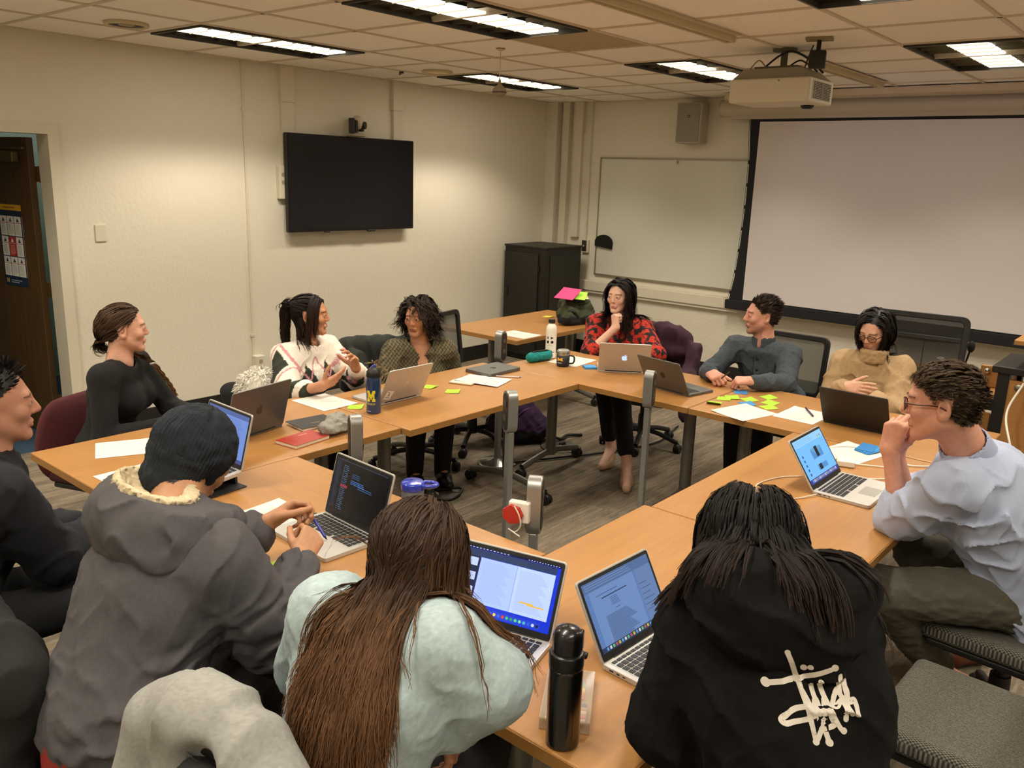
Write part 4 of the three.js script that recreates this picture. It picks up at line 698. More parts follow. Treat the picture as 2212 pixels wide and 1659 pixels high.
// --- person in the knitted cardigan
{
  const P = { label: 'person with dark curly bob in an olive brown knitted cardigan', torso: -30, pelvis: [-3.9, .5, 1.98], bust: .14,
    head: { p: [-4.005, 1.035, 2.11], psi: -66, pitch: 4, skin: SK.mid, hair: 0x1f1611, iris: 0x24170e, lip: 0x9a5548, look: [-.35, -.05, 1] },
    arm: { R: lap([-4.1, .62, 2.25], [-4.4, .5, 2.0]), L: lap([-3.88, .62, 2.3], [-3.6, .5, 2.1]) },
    extraBody: (b, j, N, F, R) => { b.flat(add(N, [0, -.06, 0]), .08, add(add(N, [0, -.13, 0]), F, .015), .085, F, .9, .04); } };
  const c = person(P);
  top(c, { name: 'green_camisole', color: 0x2b2d20, off: .004, neck: .075, neckY: -.075, cell: .01, sleeve: 0, fold: .002 });
  const kn = lin(0x6b6247), kd = lin(0x3a3424);
  const cf = (x, y, z) => { const u = Math.floor(x * 75 + z * 40) + Math.floor(y * 75); const k = (u & 1) ? kn : kd; return mul(k, 1 + .25 * n3(x * 150, y * 150, z * 150)); };
  top(c, { name: 'knitted_cardigan', off: .02, neck: .085, neckY: -.06, cell: .006, fold: .008, sleeve: .9, colorFn: cf, extra: (F, q) => { const f = add(add(q.Cc, q.Fp, .12), [0, -.02, 0]); F.cap(add(f, [0, .12, 0]), .03, add(f, [0, -.3, 0]), .07, .02, -1); for (const s of [-1, 1]) F.cap(add(add(q.N, q.Rv, s * .06), [0, .0, 0]), .03, add(add(add(q.Cc, q.Rv, s * .075), q.Fp, .11), [0, -.14, 0]), .032, .02); } });
  obj('hair', growHair(c.Hd, P, { guides: 520, kids: 6, len: l => .2 + .05 * (l[2] < 0), flow: (l, n) => [(l[0] + .015 > 0 ? 1 : -1) * (l[2] > .02 ? 2 : 1.1), .25, -.5 + n[2] * .1], grav: .2, hug: .1, lift: .016, rad: .0017, root: 0x241913, tip: 0x33241a, clump: .011, wave: .75, frizz: .03, coll: [c.Hd.F, c.topField], tipSpread: 1.2 }), hairMat, c.g, 'dark curly shoulder-length hair'); people.cardigan = c;
}
// --- person in the red floral blouse
{
  const P = { label: 'person in a red and black floral blouse resting the chin on one fist', torso: -72, pelvis: [-2.42, .53, 2.8], bust: .12,
    head: { p: [-2.62, 1.115, 2.70], psi: -86, pitch: 2, skin: 0xdcae96, hair: 0x1d1110, iris: 0x2a1a12, lip: 0xb06058, look: [-.3, 0, 1] },
    arm: { R: { W: [-2.775, .925, 2.785], hint: [-3.2, .55, 2.86], dir: [.1, .75, -.15], palm: [.95, .1, .25], curl: [1.5, 1.55, 1.6, 1.6], thumb: [.6, .6, .5], bare: .98 }, L: { W: [-2.93, .78, 3.03], hint: [-2.7, .6, 3.3], dir: [-.5, -.15, -.8], palm: [0, -1, 0], bare: .3 } },
    leg: { L: { K: [-3.0, .53, 3.0], A: [-3.18, .12, 3.2], T: [-3.33, .03, 3.30] }, R: { K: [-2.98, .56, 2.86], A: [-2.95, .12, 2.92], T: [-3.1, .03, 2.95] } }, legLen: .78, legCell: .012, noShoes: true, trousers: 0x0a090a };
  const c = person(P); const red = lin(0xb32a18), blk = lin(0x140c0c), dk = lin(0x5a120c);
  top(c, { name: 'floral_blouse', off: .022, neck: .068, neckY: -.06, cell: .006, fold: .008, sleeve: .12, colorFn: (x, y, z) => { const a = n3(x * 17, y * 17, z * 17) + .45 * n3(x * 45, y * 45, z * 45), b = n3(x * 30 + 9, y * 30, z * 30); return a > -.12 ? mix(red, dk, b > .45 ? .8 : 0) : blk; } });
  obj('hair', growHair(c.Hd, P, { guides: 520, kids: 6, len: l => .44, flow: (l, n) => [(l[0] > .004 ? 1 : -1) * 1.0, .3, -.45], grav: .3, hug: .2, lift: .012, rad: .0017, root: 0x1a100e, tip: 0x2b1714, clump: .009, wave: .08, frizz: .012, coll: [c.Hd.F, c.topField], minLen: .85, step: .02 }), hairMat, c.g, 'long dark brown hair');
  for (const q of ['L', 'R']) { const j = c.joint[q], F = new Field(), f = norm(sub(j.toe, j.an)); F.cap(add(j.an, [0, -.06, 0]), .038, add(j.an, add(mul(f, .07), [0, -.06, 0])), .04, .03).cap(add(j.an, add(mul(f, .06), [0, -.065, 0])), .038, [j.toe[0], .032, j.toe[2]], .026, .03); F.mod((d, x, y) => Math.max(d, .003 - y)); const k = lin(0xb59070); obj('shoe', F.mesh(.008, () => k), mat(0xffffff, { vertexColors: true, roughness: .5 }), c.g, 'beige flat shoe'); }
  people.floral = c;
}
// --- man in the grey shirt
{
  const P = { label: 'person in a slate grey button shirt holding a pen, looking to the side', torso: -88, pelvis: [-2.42, .54, 3.82], half: .175,
    head: { p: [-2.62, 1.115, 3.755], psi: -140, s: 1.0, male: true, skin: 0xc98f78, hair: 0x2b1d15, stubble: 0x7a5a4a, iris: 0x2e2216, lip: 0xa0605a, look: [.2, 0, 1] },
    arm: { R: { W: [-3.05, .80, 3.655], hint: [-2.85, .6, 3.4], dir: [-.55, -.12, .8], palm: [.15, -.75, .5], curl: [1.0, 1.05, 1.15, 1.2], thumb: [.7, .5, .5], bare: .15 }, L: { W: [-3.06, .80, 3.93], hint: [-2.8, .6, 4.25], dir: [-.35, -.12, -.9], palm: [.1, -.75, -.5], curl: [1.0, 1.05, 1.15, 1.2], thumb: [.7, .5, .5], bare: .15 } } };
  const c = person(P);
  top(c, { name: 'grey_shirt', color: 0x3d454c, grain: .35, off: .011, neck: .07, neckY: -.02, cell: .0075, fold: .01, sleeve: .93 });
  const cl = new Field(), ax = norm(sub(c.Hd.W(0, -.04, -.022), c.N)); cl.cap(add(c.N, ax, -.01), .08, add(c.N, ax, .012), .074, .01); cl.cap(add(c.N, ax, -.15), .064, add(c.N, ax, .25), .064, .004, -1); cl.cap(add(c.N, [-.075, -.06, .0]), .008, add(c.N, [-.11, .09, 0]), .045, .008, -1); const kc = lin(0x343c43); obj('collar', cl.mesh(.006, () => kc), clothMat, c.g);
  for (let k = 0; k < 4; k++) { let p = add(add(c.N, c.Fp, .22), [0, -.06 - k * .075, -.005]); for (let i = 0; i < 30; i++) { const d = c.topField.at(...p); if (d < .0015) break; p = add(p, c.Fp, -d * .9); } obj('button', new THREE.SphereGeometry(.009, 10, 8).scale(.5, 1, 1).translate(...p), mat(0x0a0b0c), c.g); }
  { const pts = []; for (let k = 0; k < 14; k++) { let p = add(add(c.N, c.Fp, .24), [0, -.05 - k * .026, -.03]); for (let i = 0; i < 40; i++) { const d = c.topField.at(...p); if (d < .001) break; p = add(p, c.Fp, -Math.max(.0005, d * .8)); } pts.push(p); } obj('placket', tube(pts, .0035, 40, 6).scale(1, 1, 1), mat(0x2e353b, { roughness: .9 }), c.g); }
  obj('hair', growHair(c.Hd, P, { guides: 700, kids: 7, len: l => l[1] > .07 ? .045 : .026, step: .006, flow: (l, n) => [n[0] * .5, n[1] * .45 + .15, n[2] * .35 - .6], grav: .03, lift: .007, rad: .0011, root: 0x2e2018, tip: 0x3a2a20, clump: .006, wave: .16, frizz: .006, tipSpread: .9 }), hairMat, c.g, 'short dark wavy hair');
  const pn = tag(obj('pen', bar([-3.13, .80, 3.77], [-3.20, .865, 3.85], .0045, .0035), mat(0x3a3632, { roughness: .3 }), null), 'dark pen held in the hands of the person in the grey shirt', 'pen'); people.grey = c;
}
// --- person in the beige turtleneck
{
  const P = { label: 'person with glasses and dark bob in a loose beige turtleneck sweater', torso: -82, pelvis: [-2.4, .54, 4.46], bust: .12, half: .145,
    head: { p: [-2.60, 1.12, 4.435], psi: -100, pitch: 24, roll: -4, skin: 0xd3a288, hair: 0x16100e, iris: 0x20140c, closed: true, lip: 0xb06a60 },
    arm: { R: { W: [-2.86, .82, 4.40], hint: [-2.68, .5, 4.2], dir: [-.25, .15, .9], palm: [.6, -.2, .6], curl: [.3, .35, .4, .45], bare: .3 }, L: { W: [-2.95, .79, 4.58], hint: [-2.65, .5, 4.72], dir: [-.5, -.1, -.7], palm: [0, -1, 0], bare: .2 } } };
  const c = person(P); const bg = lin(0xa98c66);
  top(c, { name: 'beige_sweater', color: 0xa88b66, off: .024, neck: 0, cell: .0075, fold: .012, sleeve: .85, grain: .16, extra: (F, q) => { F.flat(add(q.pel, [0, .1, 0]), .17, add(q.Cc, [0, 0, 0]), .14, q.Fp, .8, .06); F.cap(add(q.joint.L.E, [0, .02, 0]), .072, q.joint.L.S, .064, .05).cap(add(q.joint.R.E, [0, .02, 0]), .07, q.joint.R.S, .064, .05); } });
  const tn = new Field(); for (let k = 0; k < 3; k++) { const y = .0 + k * .022; for (let i = 0; i < 14; i++) { const a = i / 14 * 6.283, b = (i + 1) / 14 * 6.283, r = .075 - k * .004; tn.cap(add(c.N, [r * Math.cos(a) - .012 - k * .006, y, r * Math.sin(a)]), .018, add(c.N, [r * Math.cos(b) - .012 - k * .006, y, r * Math.sin(b)]), .018, .008); } } tn.noise(.003, 40);
  obj('turtleneck_collar', tn.mesh(.006, (x, y, z) => mul(bg, 1 + .14 * n3(x * 160, y * 160, z * 160))), clothMat, c.g);
  obj('hair', growHair(c.Hd, P, { guides: 480, kids: 6, len: l => .27 + (l[2] > .03 ? .02 : 0), flow: (l, n) => [(l[0] - .02 > 0 ? 1 : -1) * 1.0, .3, -.35 + (l[0] < 0 ? .1 : 0)], grav: .3, hug: .2, lift: .010, rad: .0017, root: 0x17100e, tip: 0x241713, clump: .008, wave: .05, frizz: .006, coll: [c.Hd.F, c.topField], minLen: .9 }), hairMat, c.g, 'straight dark bob');
  glasses(c, 0x2a1a12); people.beige = c;
}
// --- man in the pale blue shirt
{
  const P = { label: 'person with glasses in a pale blue shirt, elbows on table, hands at the mouth', torso: 178, pelvis: [-4.36, .57, 5.62], half: .2, fat: .01, cell: .008, fine: .0036, N: [-4.56, 1.06, 5.37],
    head: { p: [-4.68, 1.245, 5.29], psi: -172, pitch: 6, s: 1.1, male: true, skin: 0xd2987f, hair: 0x34261a, iris: 0x3a2a1a, lip: 0xa86058, brow: 0x4a3626 },
    arm: { L: { S: [-4.72, .985, 5.37], W: [-4.60, 1.03, 5.13], hint: [-4.58, .6, 5.2], dir: [.05, .95, .1], palm: [.9, .1, .2], curl: [1.1, 1.15, 1.2, 1.2], thumb: [.5, .3, .8], bare: .97, s: 1.08, cell: .0034 }, R: { S: [-4.36, .985, 5.37], W: [-4.53, 1.02, 5.13], hint: [-4.42, .6, 5.14], dir: [-.05, .95, .05], palm: [-.9, .1, .2], curl: [1.1, 1.15, 1.2, 1.2], thumb: [.5, .3, .8], bare: .97, s: 1.08, cell: .0034 } },
    leg: { L: { K: [-4.72, .56, 5.2], A: [-4.33, .14, 5.35], T: [-4.22, .05, 5.5] }, R: { K: [-4.30, .58, 5.2], A: [-4.05, .11, 5.3], T: [-3.92, .04, 5.42] } }, trousers: 0x504d42, legFat: .022, legNoise: .008, legCell: .009, shoes: 0x6b3320, legLen: .92 };
  const c = person(P);
  top(c, { name: 'pale_blue_shirt', color: 0xa9b3cc, off: .022, neck: .072, neckY: -.0, cell: .0065, fold: .016, sleeve: .12, grain: .04, extra: (F, q) => { F.cap(q.joint.L.S, .074, q.joint.L.E, .066, .03).cap(mix(q.joint.L.E, q.joint.L.W, .02), .062, mix(q.joint.L.E, q.joint.L.W, .2), .056, .01).cap(q.joint.R.S, .07, q.joint.R.E, .064, .03); F.flat(add(q.pel, [0, .06, 0]), .16, add(q.Cc, [0, -.05, .02]), .17, q.Fp, .85, .06); } });
  { const cl = new Field(), A = c.N; const ax = norm(sub(c.Hd.W(0, -.04, -.022), A)); cl.cap(add(A, ax, -.005), .088, add(A, ax, .04), .082, .008); cl.cap(add(A, ax, -.15), .072, add(A, ax, .25), .072, .004, -1); cl.cap(add(A, [-.05, -.02, -.1]), .02, add(A, [-.1, .12, -.15]), .06, .01, -1); const kc = lin(0xa3aecb); obj('collar', cl.mesh(.005, () => kc), clothMat, c.g); }
  const bt = new Field(); bt.flat(add(c.pel, [-.09, .085, .0]), .145, add(c.pel, [.09, .085, 0]), .145, c.Fp, .9, .02); bt.mod((d, x, y) => Math.max(d, Math.abs(y - c.pel[1] - .085) - .018)); const kb = lin(0x15130f); obj('belt', bt.mesh(.008, () => kb), clothMat, c.g, 'dark belt');

  obj('hair', growHair(c.Hd, P, { guides: 900, kids: 8, len: l => l[1] > .075 ? .062 : l[1] > .03 ? .042 : .02, step: .007, flow: (l, n) => [n[0] * .7 + .1, n[1] * .55, n[2] * .4 + (l[1] > .05 ? .5 : -.4)], grav: .03, hug: .1, lift: .009, rad: .0008, root: 0x2d2117, tip: 0x5a462c, clump: .006, wave: .1, frizz: .006, tipSpread: .9 }), hairMat, c.g, 'short tousled brown hair');
  glasses(c, 0x4a2012); people.blue = c;
  for (const q of ['L', 'R']) { const j = c.joint[q], F = new Field(); F.cap(mix(j.an, j.kn, .0), .042, mix(j.an, j.kn, .22), .045, .01); obj('sock', F.mesh(.008, (x, y, z) => n3(x * 90, y * 90, z * 90) > .62 ? [.5, .5, .55] : [.01, .011, .02]), clothMat, c.g); }
}
// --- person in the black hoodie
{
  const P = { label: 'person with long dark hair in a black hooded sweatshirt with white lettering on the back', torso: 128, pelvis: [-6.27, .56, 5.58], half: .15, N: [-6.185, 1.15, 5.37], cell: .008, fine: .005,
    head: { p: [-6.145, 1.232, 5.305], psi: 118, pitch: 34, s: 1.0, skin: 0xc9987c, hair: 0x0d0908, part: true, noEyes: true, lip: 0xa0605a },
    arm: { L: { S: [-6.245, 1.095, 5.275], E: [-6.265, .86, 5.235], W: [-6.07, .79, 5.11], hint: [0, 0, 0], dir: [.8, -.1, -.5], palm: [0, -1, 0], bare: .1, cell: .006 }, R: { S: [-6.11, 1.095, 5.455], E: [-5.98, .86, 5.42], W: [-5.88, .79, 5.18], hint: [0, 0, 0], dir: [.6, -.1, -.7], palm: [0, -1, 0], bare: .1, cell: .006 } }, trousers: 0x0b0b0d };
  const c = person(P); const blk = [.0075, .0072, .0072], blackCloth = cloth({ sheen: 0, roughness: 1, specularIntensity: .25 });
  const hoodieMesh = top(c, { name: 'black_hoodie', mat: blackCloth, off: .024, neck: .055, cell: .007, fold: .012, sleeve: .98, colorFn: (x, y, z) => mul(blk, 1 + .25 * n3(x * 200, y * 200, z * 200)), extra: (F, q) => {
    F.flat(add(q.pel, [0, .03, 0]), .16, add(q.Cc, [0, -.02, 0]), .145, q.Fp, .9, .06); F.cap(q.joint.L.S, .066, q.joint.L.E, .066, .05).cap(q.joint.R.S, .066, q.joint.R.E, .062, .05).cap(q.joint.L.E, .066, mix(q.joint.L.E, q.joint.L.W, .7), .052, .04);
  } });
  const hb = mul(c.Fp, -1), hd = new Field(), hc = add(add(c.N, hb, .085), [0, .035, 0]);
  hd.flat(add(hc, c.Rv, -.085), .062, add(hc, c.Rv, .095), .062, hb, .8, .04); hd.cap(add(add(hc, c.Rv, -.11), c.Fp, .05), .04, add(add(hc, c.Rv, .13), c.Fp, .04), .045, .05); hd.flat(add(add(hc, hb, .02), c.Rv, -.05), .07, add(add(hc, hb, .03), add(mul(c.Rv, .06), [0, -.07, 0])), .06, hb, .75, .04); hd.cap(add(add(hc, c.Rv, -.05), add(mul(hb, .015), [0, -.06, 0])), .055, add(add(hc, c.Rv, .07), add(mul(hb, .015), [0, -.065, 0])), .055, .05); hd.fold(.012, 6, 11, 6, 1, 3).noise(.005, 9);
  obj('hood', hd.mesh(.007, (x, y, z) => mul(blk, 1 + .25 * n3(x * 200, y * 200, z * 200))), blackCloth, c.g, 'black hood lying on the back'); c.hood = hd;

  { // white brush-script print, laid on the cloth of the back
    const O = add(add(c.N, c.spine, -.28), c.Fp, -.14), pos = [], idx = [], nb = mul(c.Fp, -1);
    const put = (u, v) => { let q = add(add(add(O, c.Rv, u + .03), c.spine, v + .012), nb, .16); for (let i = 0; i < 60; i++) { const d = Math.min(c.topField.at(...q), hd.at(...q)); if (d < .0022) break; q = add(q, nb, -Math.max(.0006, d * .7)); } pos.push(...q); return pos.length / 3 - 1; };
    const disc = (x, y, r) => { const m = put(x, y), k = []; for (let i = 0; i < 14; i++) { const a = i / 14 * 6.283; k.push(put(x + r * Math.cos(a), y + r * Math.sin(a))); } for (let i = 0; i < 14; i++) idx.push(m, k[i], k[(i + 1) % 14]); };
    const S = [[[-0.039,0.217],[-0.034,0.202],[-0.029,0.186],[-0.024,0.167],[-0.02,0.14],[-0.016,0.118],[-0.014,0.094],[-0.011,0.068]],[[-0.078,0.157],[-0.063,0.159],[-0.045,0.163],[-0.018,0.171],[0.012,0.182],[0.039,0.194]],[[-0.022,0.124],[-0.038,0.119],[-0.053,0.11],[-0.065,0.099],[-0.062,0.095],[-0.043,0.098],[-0.016,0.105],[-0.006,0.117],[-0.0,0.132],[-0.002,0.147],[-0.002,0.159]],[[-0.02,0.149],[-0.013,0.13],[-0.008,0.108],[-0.004,0.126],[-0.0,0.138],[0.005,0.113],[0.009,0.097],[0.012,0.121],[0.016,0.136],[0.02,0.114],[0.025,0.1]],[[0.013,0.167],[0.015,0.148],[0.021,0.126],[0.029,0.104],[0.038,0.085],[0.042,0.082]],[[-0.01,0.066],[-0.004,0.075],[0.001,0.086],[0.001,0.101],[-0.001,0.114]],[[0.006,0.101],[0.008,0.085],[0.011,0.069],[0.012,0.066]],[[0.001,0.086],[0.014,0.089],[0.025,0.094],[0.025,0.1]],[[0.042,0.151],[0.034,0.14],[0.029,0.128],[0.035,0.126],[0.047,0.133],[0.052,0.123],[0.051,0.111],[0.049,0.101]],[[0.05,0.177],[0.048,0.16],[0.047,0.142],[0.054,0.136],[0.06,0.145],[0.057,0.162]],[[0.059,0.167],[0.058,0.149],[0.062,0.131],[0.069,0.135],[0.072,0.124],[0.071,0.11]],[[0.054,0.136],[0.056,0.123],[0.062,0.111]]], D = [[-0.013,0.191,0.0059],[-0.002,0.192,0.0052],[-0.079,0.158,0.0083],[0.039,0.194,0.0069],[0.012,0.064,0.0069],[0.042,0.082,0.0062],[-0.039,0.218,0.0052],[-0.011,0.065,0.0062]];
    for (const s of S) { const cu = new THREE.CatmullRomCurve3(s.map(p => V(p[0], p[1], 0)), false, 'centripetal'), n = s.length * 5, w = .0046; let pr = null; for (let i = 0; i <= n; i++) { const q = cu.getPoint(i / n), t = cu.getTangent(i / n), k = [-t.y * w, t.x * w], a = put(q.x + k[0], q.y + k[1]), m = put(q.x, q.y), b = put(q.x - k[0], q.y - k[1]); if (pr) idx.push(pr[0], a, pr[1], a, m, pr[1], pr[1], m, pr[2], m, b, pr[2]); pr = [a, m, b]; } disc(...s[0], w); disc(...s[s.length - 1], w); }
    for (const d of D) disc(...d);
    const G = new THREE.BufferGeometry(); G.setAttribute('position', new THREE.Float32BufferAttribute(pos, 3)); G.setIndex(idx); G.computeVertexNormals();
    obj('back_print', G, mat(0xd8d0c4, { roughness: .7, side: THREE.DoubleSide }), hoodieMesh, 'white brush-script lettering');
  }
  obj('hair', growHair(c.Hd, P, { guides: 800, kids: 7, len: l => l[2] < -.01 ? .22 + .1 * Math.max(0, -l[0] * 12) : l[0] > 0 ? .46 : .4, flow: (l, n) => [(l[0] > 0 ? 1 : -1) * Math.max(0, Math.min(1, (l[2] + .05) / .07)) + l[0] * 4, .1, -.35], grav: .26, hug: .24, lift: .009, rad: .0013, root: 0x0b0807, tip: 0x2a1a12, gamma: 2, clump: .008, wave: .02, frizz: .004, coll: [c.Hd.F, c.topField, hd], minLen: .8, step: .022, test: l => Math.abs(l[0]) > (l[1] > .08 ? .006 : .002) }), hairMat, c.g, 'long straight black hair with a centre parting'); people.hoodie = c;
}
// --- person in the pale blue sweater
{
  const P = { label: 'person with very long brown hair in a fuzzy pale blue sweater, seen from behind', torso: 98, pelvis: [-6.70, .57, 4.70], half: .15, N: [-6.575, 1.045, 4.745], cell: .008, fine: .005,
    head: { p: [-6.475, 1.128, 4.735], psi: 104, pitch: 26, roll: -14, s: 1, skin: 0xc9906f, hair: 0x1c120d, noEyes: true, lip: 0xa86058 },
    arm: { R: { S: [-6.54, 1.01, 4.855], E: [-6.48, .925, 4.93], W: [-6.505, .80, 4.85], hint: [0, 0, 0], dir: [.25, -.85, -.1], palm: [-.3, -.1, -.9], curl: [.25, .3, .35, .4], bare: .1, s: .95, skin: 0xb88062, cell: .003 }, L: { S: [-6.61, 1.005, 4.60], W: [-6.3, .80, 4.45], hint: [-6.5, .6, 4.3], dir: [.8, -.1, .3], palm: [0, -1, 0], bare: .1, cell: .006 } }, trousers: 0x121113 };
  const c = person(P); const pb = lin(0x9fb0b2);
  top(c, { name: 'fuzzy_sweater', off: .022, neck: .06, cell: .007, fold: .006, sleeve: .9, colorFn: (x, y, z) => mul(pb, 1 + .14 * n3(x * 230, y * 230, z * 230) + .05 * n3(x * 60, y * 60, z * 60)), mat: cloth({ sheen: .8 }), extra: (F, q) => { F.flat(add(q.pel, [0, .04, 0]), .16, add(q.Cc, [0, -.02, 0]), .14, q.Fp, .9, .06); F.cap(q.joint.R.S, .068, q.joint.R.E, .07, .05).cap(q.joint.L.S, .066, q.joint.L.E, .064, .05).cap(q.joint.R.E, .068, mix(q.joint.R.E, q.joint.R.W, .8), .05, .04); F.noise(.0015, 160); } });
  obj('hair', growHair(c.Hd, P, { guides: 950, kids: 7, len: l => .56 + .05 * n3(l[0] * 40, l[1] * 40, 2), flow: (l, n) => [(l[0] > .02 ? .5 : -.5) * Math.max(0, Math.min(1, (l[2] + .02) / .07)) + l[0] * 2, .1, -1], grav: .2, hug: .3, lift: .010, rad: .0011, root: 0x17100b, tip: 0x6b4a30, gamma: .8, clump: .007, wave: .035, frizz: .008, coll: [c.Hd.F, c.topField], minLen: .72, step: .022, tipSpread: .45 }), hairMat, c.g, 'very long straight hair fading from dark roots to light brown'); people.fuzzy = c;
}
// --- person in the grey hoodie and knit cap
{
  const P = { label: 'person in a dark knit cap and grey fleece-lined hoodie reaching over the laptop', torso: 92, pelvis: [-6.80, .57, 3.99], half: .185, fat: .005, N: [-6.63, 1.035, 3.985], cell: .008, fine: .005,
    head: { p: [-6.515, 1.145, 3.885], psi: 92, pitch: 30, roll: 6, s: 1.04, male: true, skin: 0xb07f5c, hair: 0x14100d, noEyes: true },
    arm: { R: { S: [-6.61, .975, 4.15], W: [-6.30, .845, 4.06], hint: [-6.42, .5, 4.22], dir: [.72, .35, -.42], palm: [-.1, -.6, -.75], curl: [.95, 1.05, 1.1, 1.15], thumb: [.75, .35, .6], bare: .45, skin: 0xb5835f, cell: .003 }, L: { S: [-6.63, .975, 3.79], W: [-6.285, .89, 3.875], hint: [-6.45, .6, 3.7], dir: [.85, .25, .1], palm: [.1, -.5, .85], curl: [.8, .95, 1.05, 1.1], thumb: [.8, .3, .55], bare: .92, skin: 0xb07e5a, cell: .003 } },
    leg: { R: { K: [-6.42, .58, 4.12], A: [-6.5, .1, 4.12], T: [-6.33, .04, 4.15] }, L: { K: [-6.42, .56, 3.85], A: [-6.5, .1, 3.8] } }, trousers: 0x2b2420, legFat: .03, legCell: .01, legNoise: .006 };
  const c = person(P); const gr = lin(0x4b484b);
  const cf = (x, y, z) => mul(gr, 1 + .12 * n3(x * 220, y * 220, z * 220));
  top(c, { name: 'grey_hoodie', off: .03, neck: .06, cell: .007, fold: .009, sleeve: .78, colorFn: cf, extra: (F, q) => { F.flat(add(q.pel, [-.01, .02, 0]), .185, add(q.Cc, [-.01, -.02, 0]), .17, q.Fp, .95, .06); F.cap(q.joint.R.S, .085, q.joint.R.E, .08, .05).cap(q.joint.R.E, .078, mix(q.joint.R.E, q.joint.R.W, .62), .058, .03).cap(q.joint.L.S, .09, q.joint.L.E, .078, .05); const j = q.joint.R; F.mod((d, x, y, z) => { const dd = sub([x, y, z], j.S), l = dot(dd, norm(sub(j.E, j.S))); return l > .05 && Math.abs(d) < .05 ? d + .006 * Math.sin(l * 95 + 3 * n3(x * 9, y * 9, z * 9)) * Math.min(1, (l - .05) * 8) * (z > j.S[2] - .1 ? 1 : .3) : d; }); } });
  // hood lying open behind the neck, lined with fleece
  const hd = new Field(), fl = new Field(), ic = [-6.655, 1.125, 3.955], ir = [.088, .08, .125];
  hd.ell([-6.685, 1.055, 3.965], [.125, .1, .175], null, .03); hd.flat([-6.72, 1.0, 3.88], .09, [-6.71, .98, 4.06], .09, [-1, 0, 0], .7, .06); hd.cap([-6.66, 1.07, 4.11], .055, [-6.54, 1.045, 4.10], .04, .05); hd.cap([-6.66, 1.08, 3.83], .055, [-6.56, 1.06, 3.80], .04, .05);
  hd.fold(.012, 5, 8, 5, 2, 3).noise(.004, 9); hd.ell(ic, ir, null, .012, -1); hd.mod((d, x, y, z) => Math.max(d, y - 1.13 - .25 * (-6.66 - x) - .1 * (3.96 - z)));
  obj('hood', hd.mesh(.006, cf), clothMat, c.g, 'grey hood lying open behind the neck');
  fl.ell(ic, ir.map(v => v + .006), null, .01); fl.ell(add(ic, [.004, .035, 0]), ir.map(v => v - .012), null, .01, -1); fl.noise(.005, 55).noise(.004, 110, 110, 110, 4); fl.mod((d, x, y, z) => Math.max(d, y - 1.142 - .25 * (-6.66 - x) - .1 * (3.96 - z))); const fk = lin(0xc8b796); obj('fleece_lining', fl.mesh(.005, (x, y, z) => mul(fk, 1 + .2 * n3(x * 110, y * 110, z * 110))), clothMat, c.g, 'cream fleece hood lining');
  const pk = new Field(); pk.ell(add(ic, [-.045, -.035, -.045]), [.022, .014, .026], null, .01).noise(.004, 50); const rk = lin(0xd8503c); obj('hood_label', pk.mesh(.005, () => rk), clothMat, c.g, 'orange red patch inside the hood');
  // knit cap
  const B = c.Hd, bn = new Field(), s = B.s; bn.ell(B.W(0, .048, -.016), [.093 * s, .088 * s, .112 * s], B.B, .01); bn.cap(B.W(0, .02, -.02), .09 * s, B.W(0, .06, -.018), .088 * s, .03);
  bn.cap(B.W(0, -.055, -.035), .078 * s, B.W(0, .03, -.02), .09 * s, .03); bn.clip(B.W(0, -.07, 0), add(mul(B.B[1], -1), B.B[2], .62)); bn.mod((d, x, y, z) => { if (Math.abs(d) > .03) return d; const l = B.Lc([x, y, z]), a = Math.atan2(l[0], l[2] + .016), r = Math.hypot(l[0], l[2] + .016); let k = .0022 * Math.sin(a * 64) * Math.min(1, r * 18); for (let i = 0; i < 4; i++) { const m = Math.abs(((a - i * 1.571 + 9.425 + .5) % 6.283) - 3.1416); if (l[1] > .07) k += .005 * Math.exp(-m * m * 60 * (r * r * 100 + .3)); } return d + k + (Math.abs(l[1] - .012) < .003 ? .0012 : 0); }); bn.noise(.003, 22);
  const kb = lin(0x131b24); obj('knit_cap', bn.mesh(.004, (x, y, z) => mul(kb, 1 + .3 * n3(x * 260, y * 260, z * 260))), clothMat, c.g, 'dark blue ribbed knit cap');
  const j = c.joint; const rg = (p, q, r, t, hex, name, lab) => { const o = obj(name, new THREE.TorusGeometry(r, t, 10, 28), mat(hex, { roughness: .5 }), c.g, lab); o.position.set(...p); o.quaternion.setFromUnitVectors(V(0, 0, 1), V(...norm(q))); return o; };
  const wb = new Field(), w0 = mix(j.L.W, j.L.E, .1), w1 = mix(j.L.W, j.L.E, .19); wb.cap(w0, .0325, w1, .034, .004); wb.cap(add(w0, [0, .028, 0]), .012, add(w1, [0, .03, 0]), .012, .006); wb.clip(w0, sub(w0, w1)).clip(w1, sub(w1, w0)); const wk = lin(0x1b1a18); obj('wrist_watch', wb.mesh(.003, () => wk), mat(0xffffff, { vertexColors: true, roughness: .35 }), c.g, 'black wrist watch');
  rg(mix(j.R.W, j.R.E, .12), sub(j.R.W, j.R.E), .031, .0028, 0x2a1610, 'hair_band', 'dark band round the wrist');
  const sh = new Field(); sh.flat(add(c.pel, [-.03, -.075, 0]), .15, add(c.pel, [-.02, -.01, .0]), .155, c.Fp, 1.1, .03); sh.flat(add(c.pel, [0, -.06, -.08]), .15, add(c.pel, [0, -.06, .08]), .15, c.Fp, .95, .03); sh.clip([0, c.pel[1] - .1, 0], [0, -1, 0]); const sk = lin(0x8c241a); obj('red_shirt', sh.mesh(.01, () => sk), clothMat, c.g, 'red shirt hem showing under the hoodie'); people.cap = c;
}
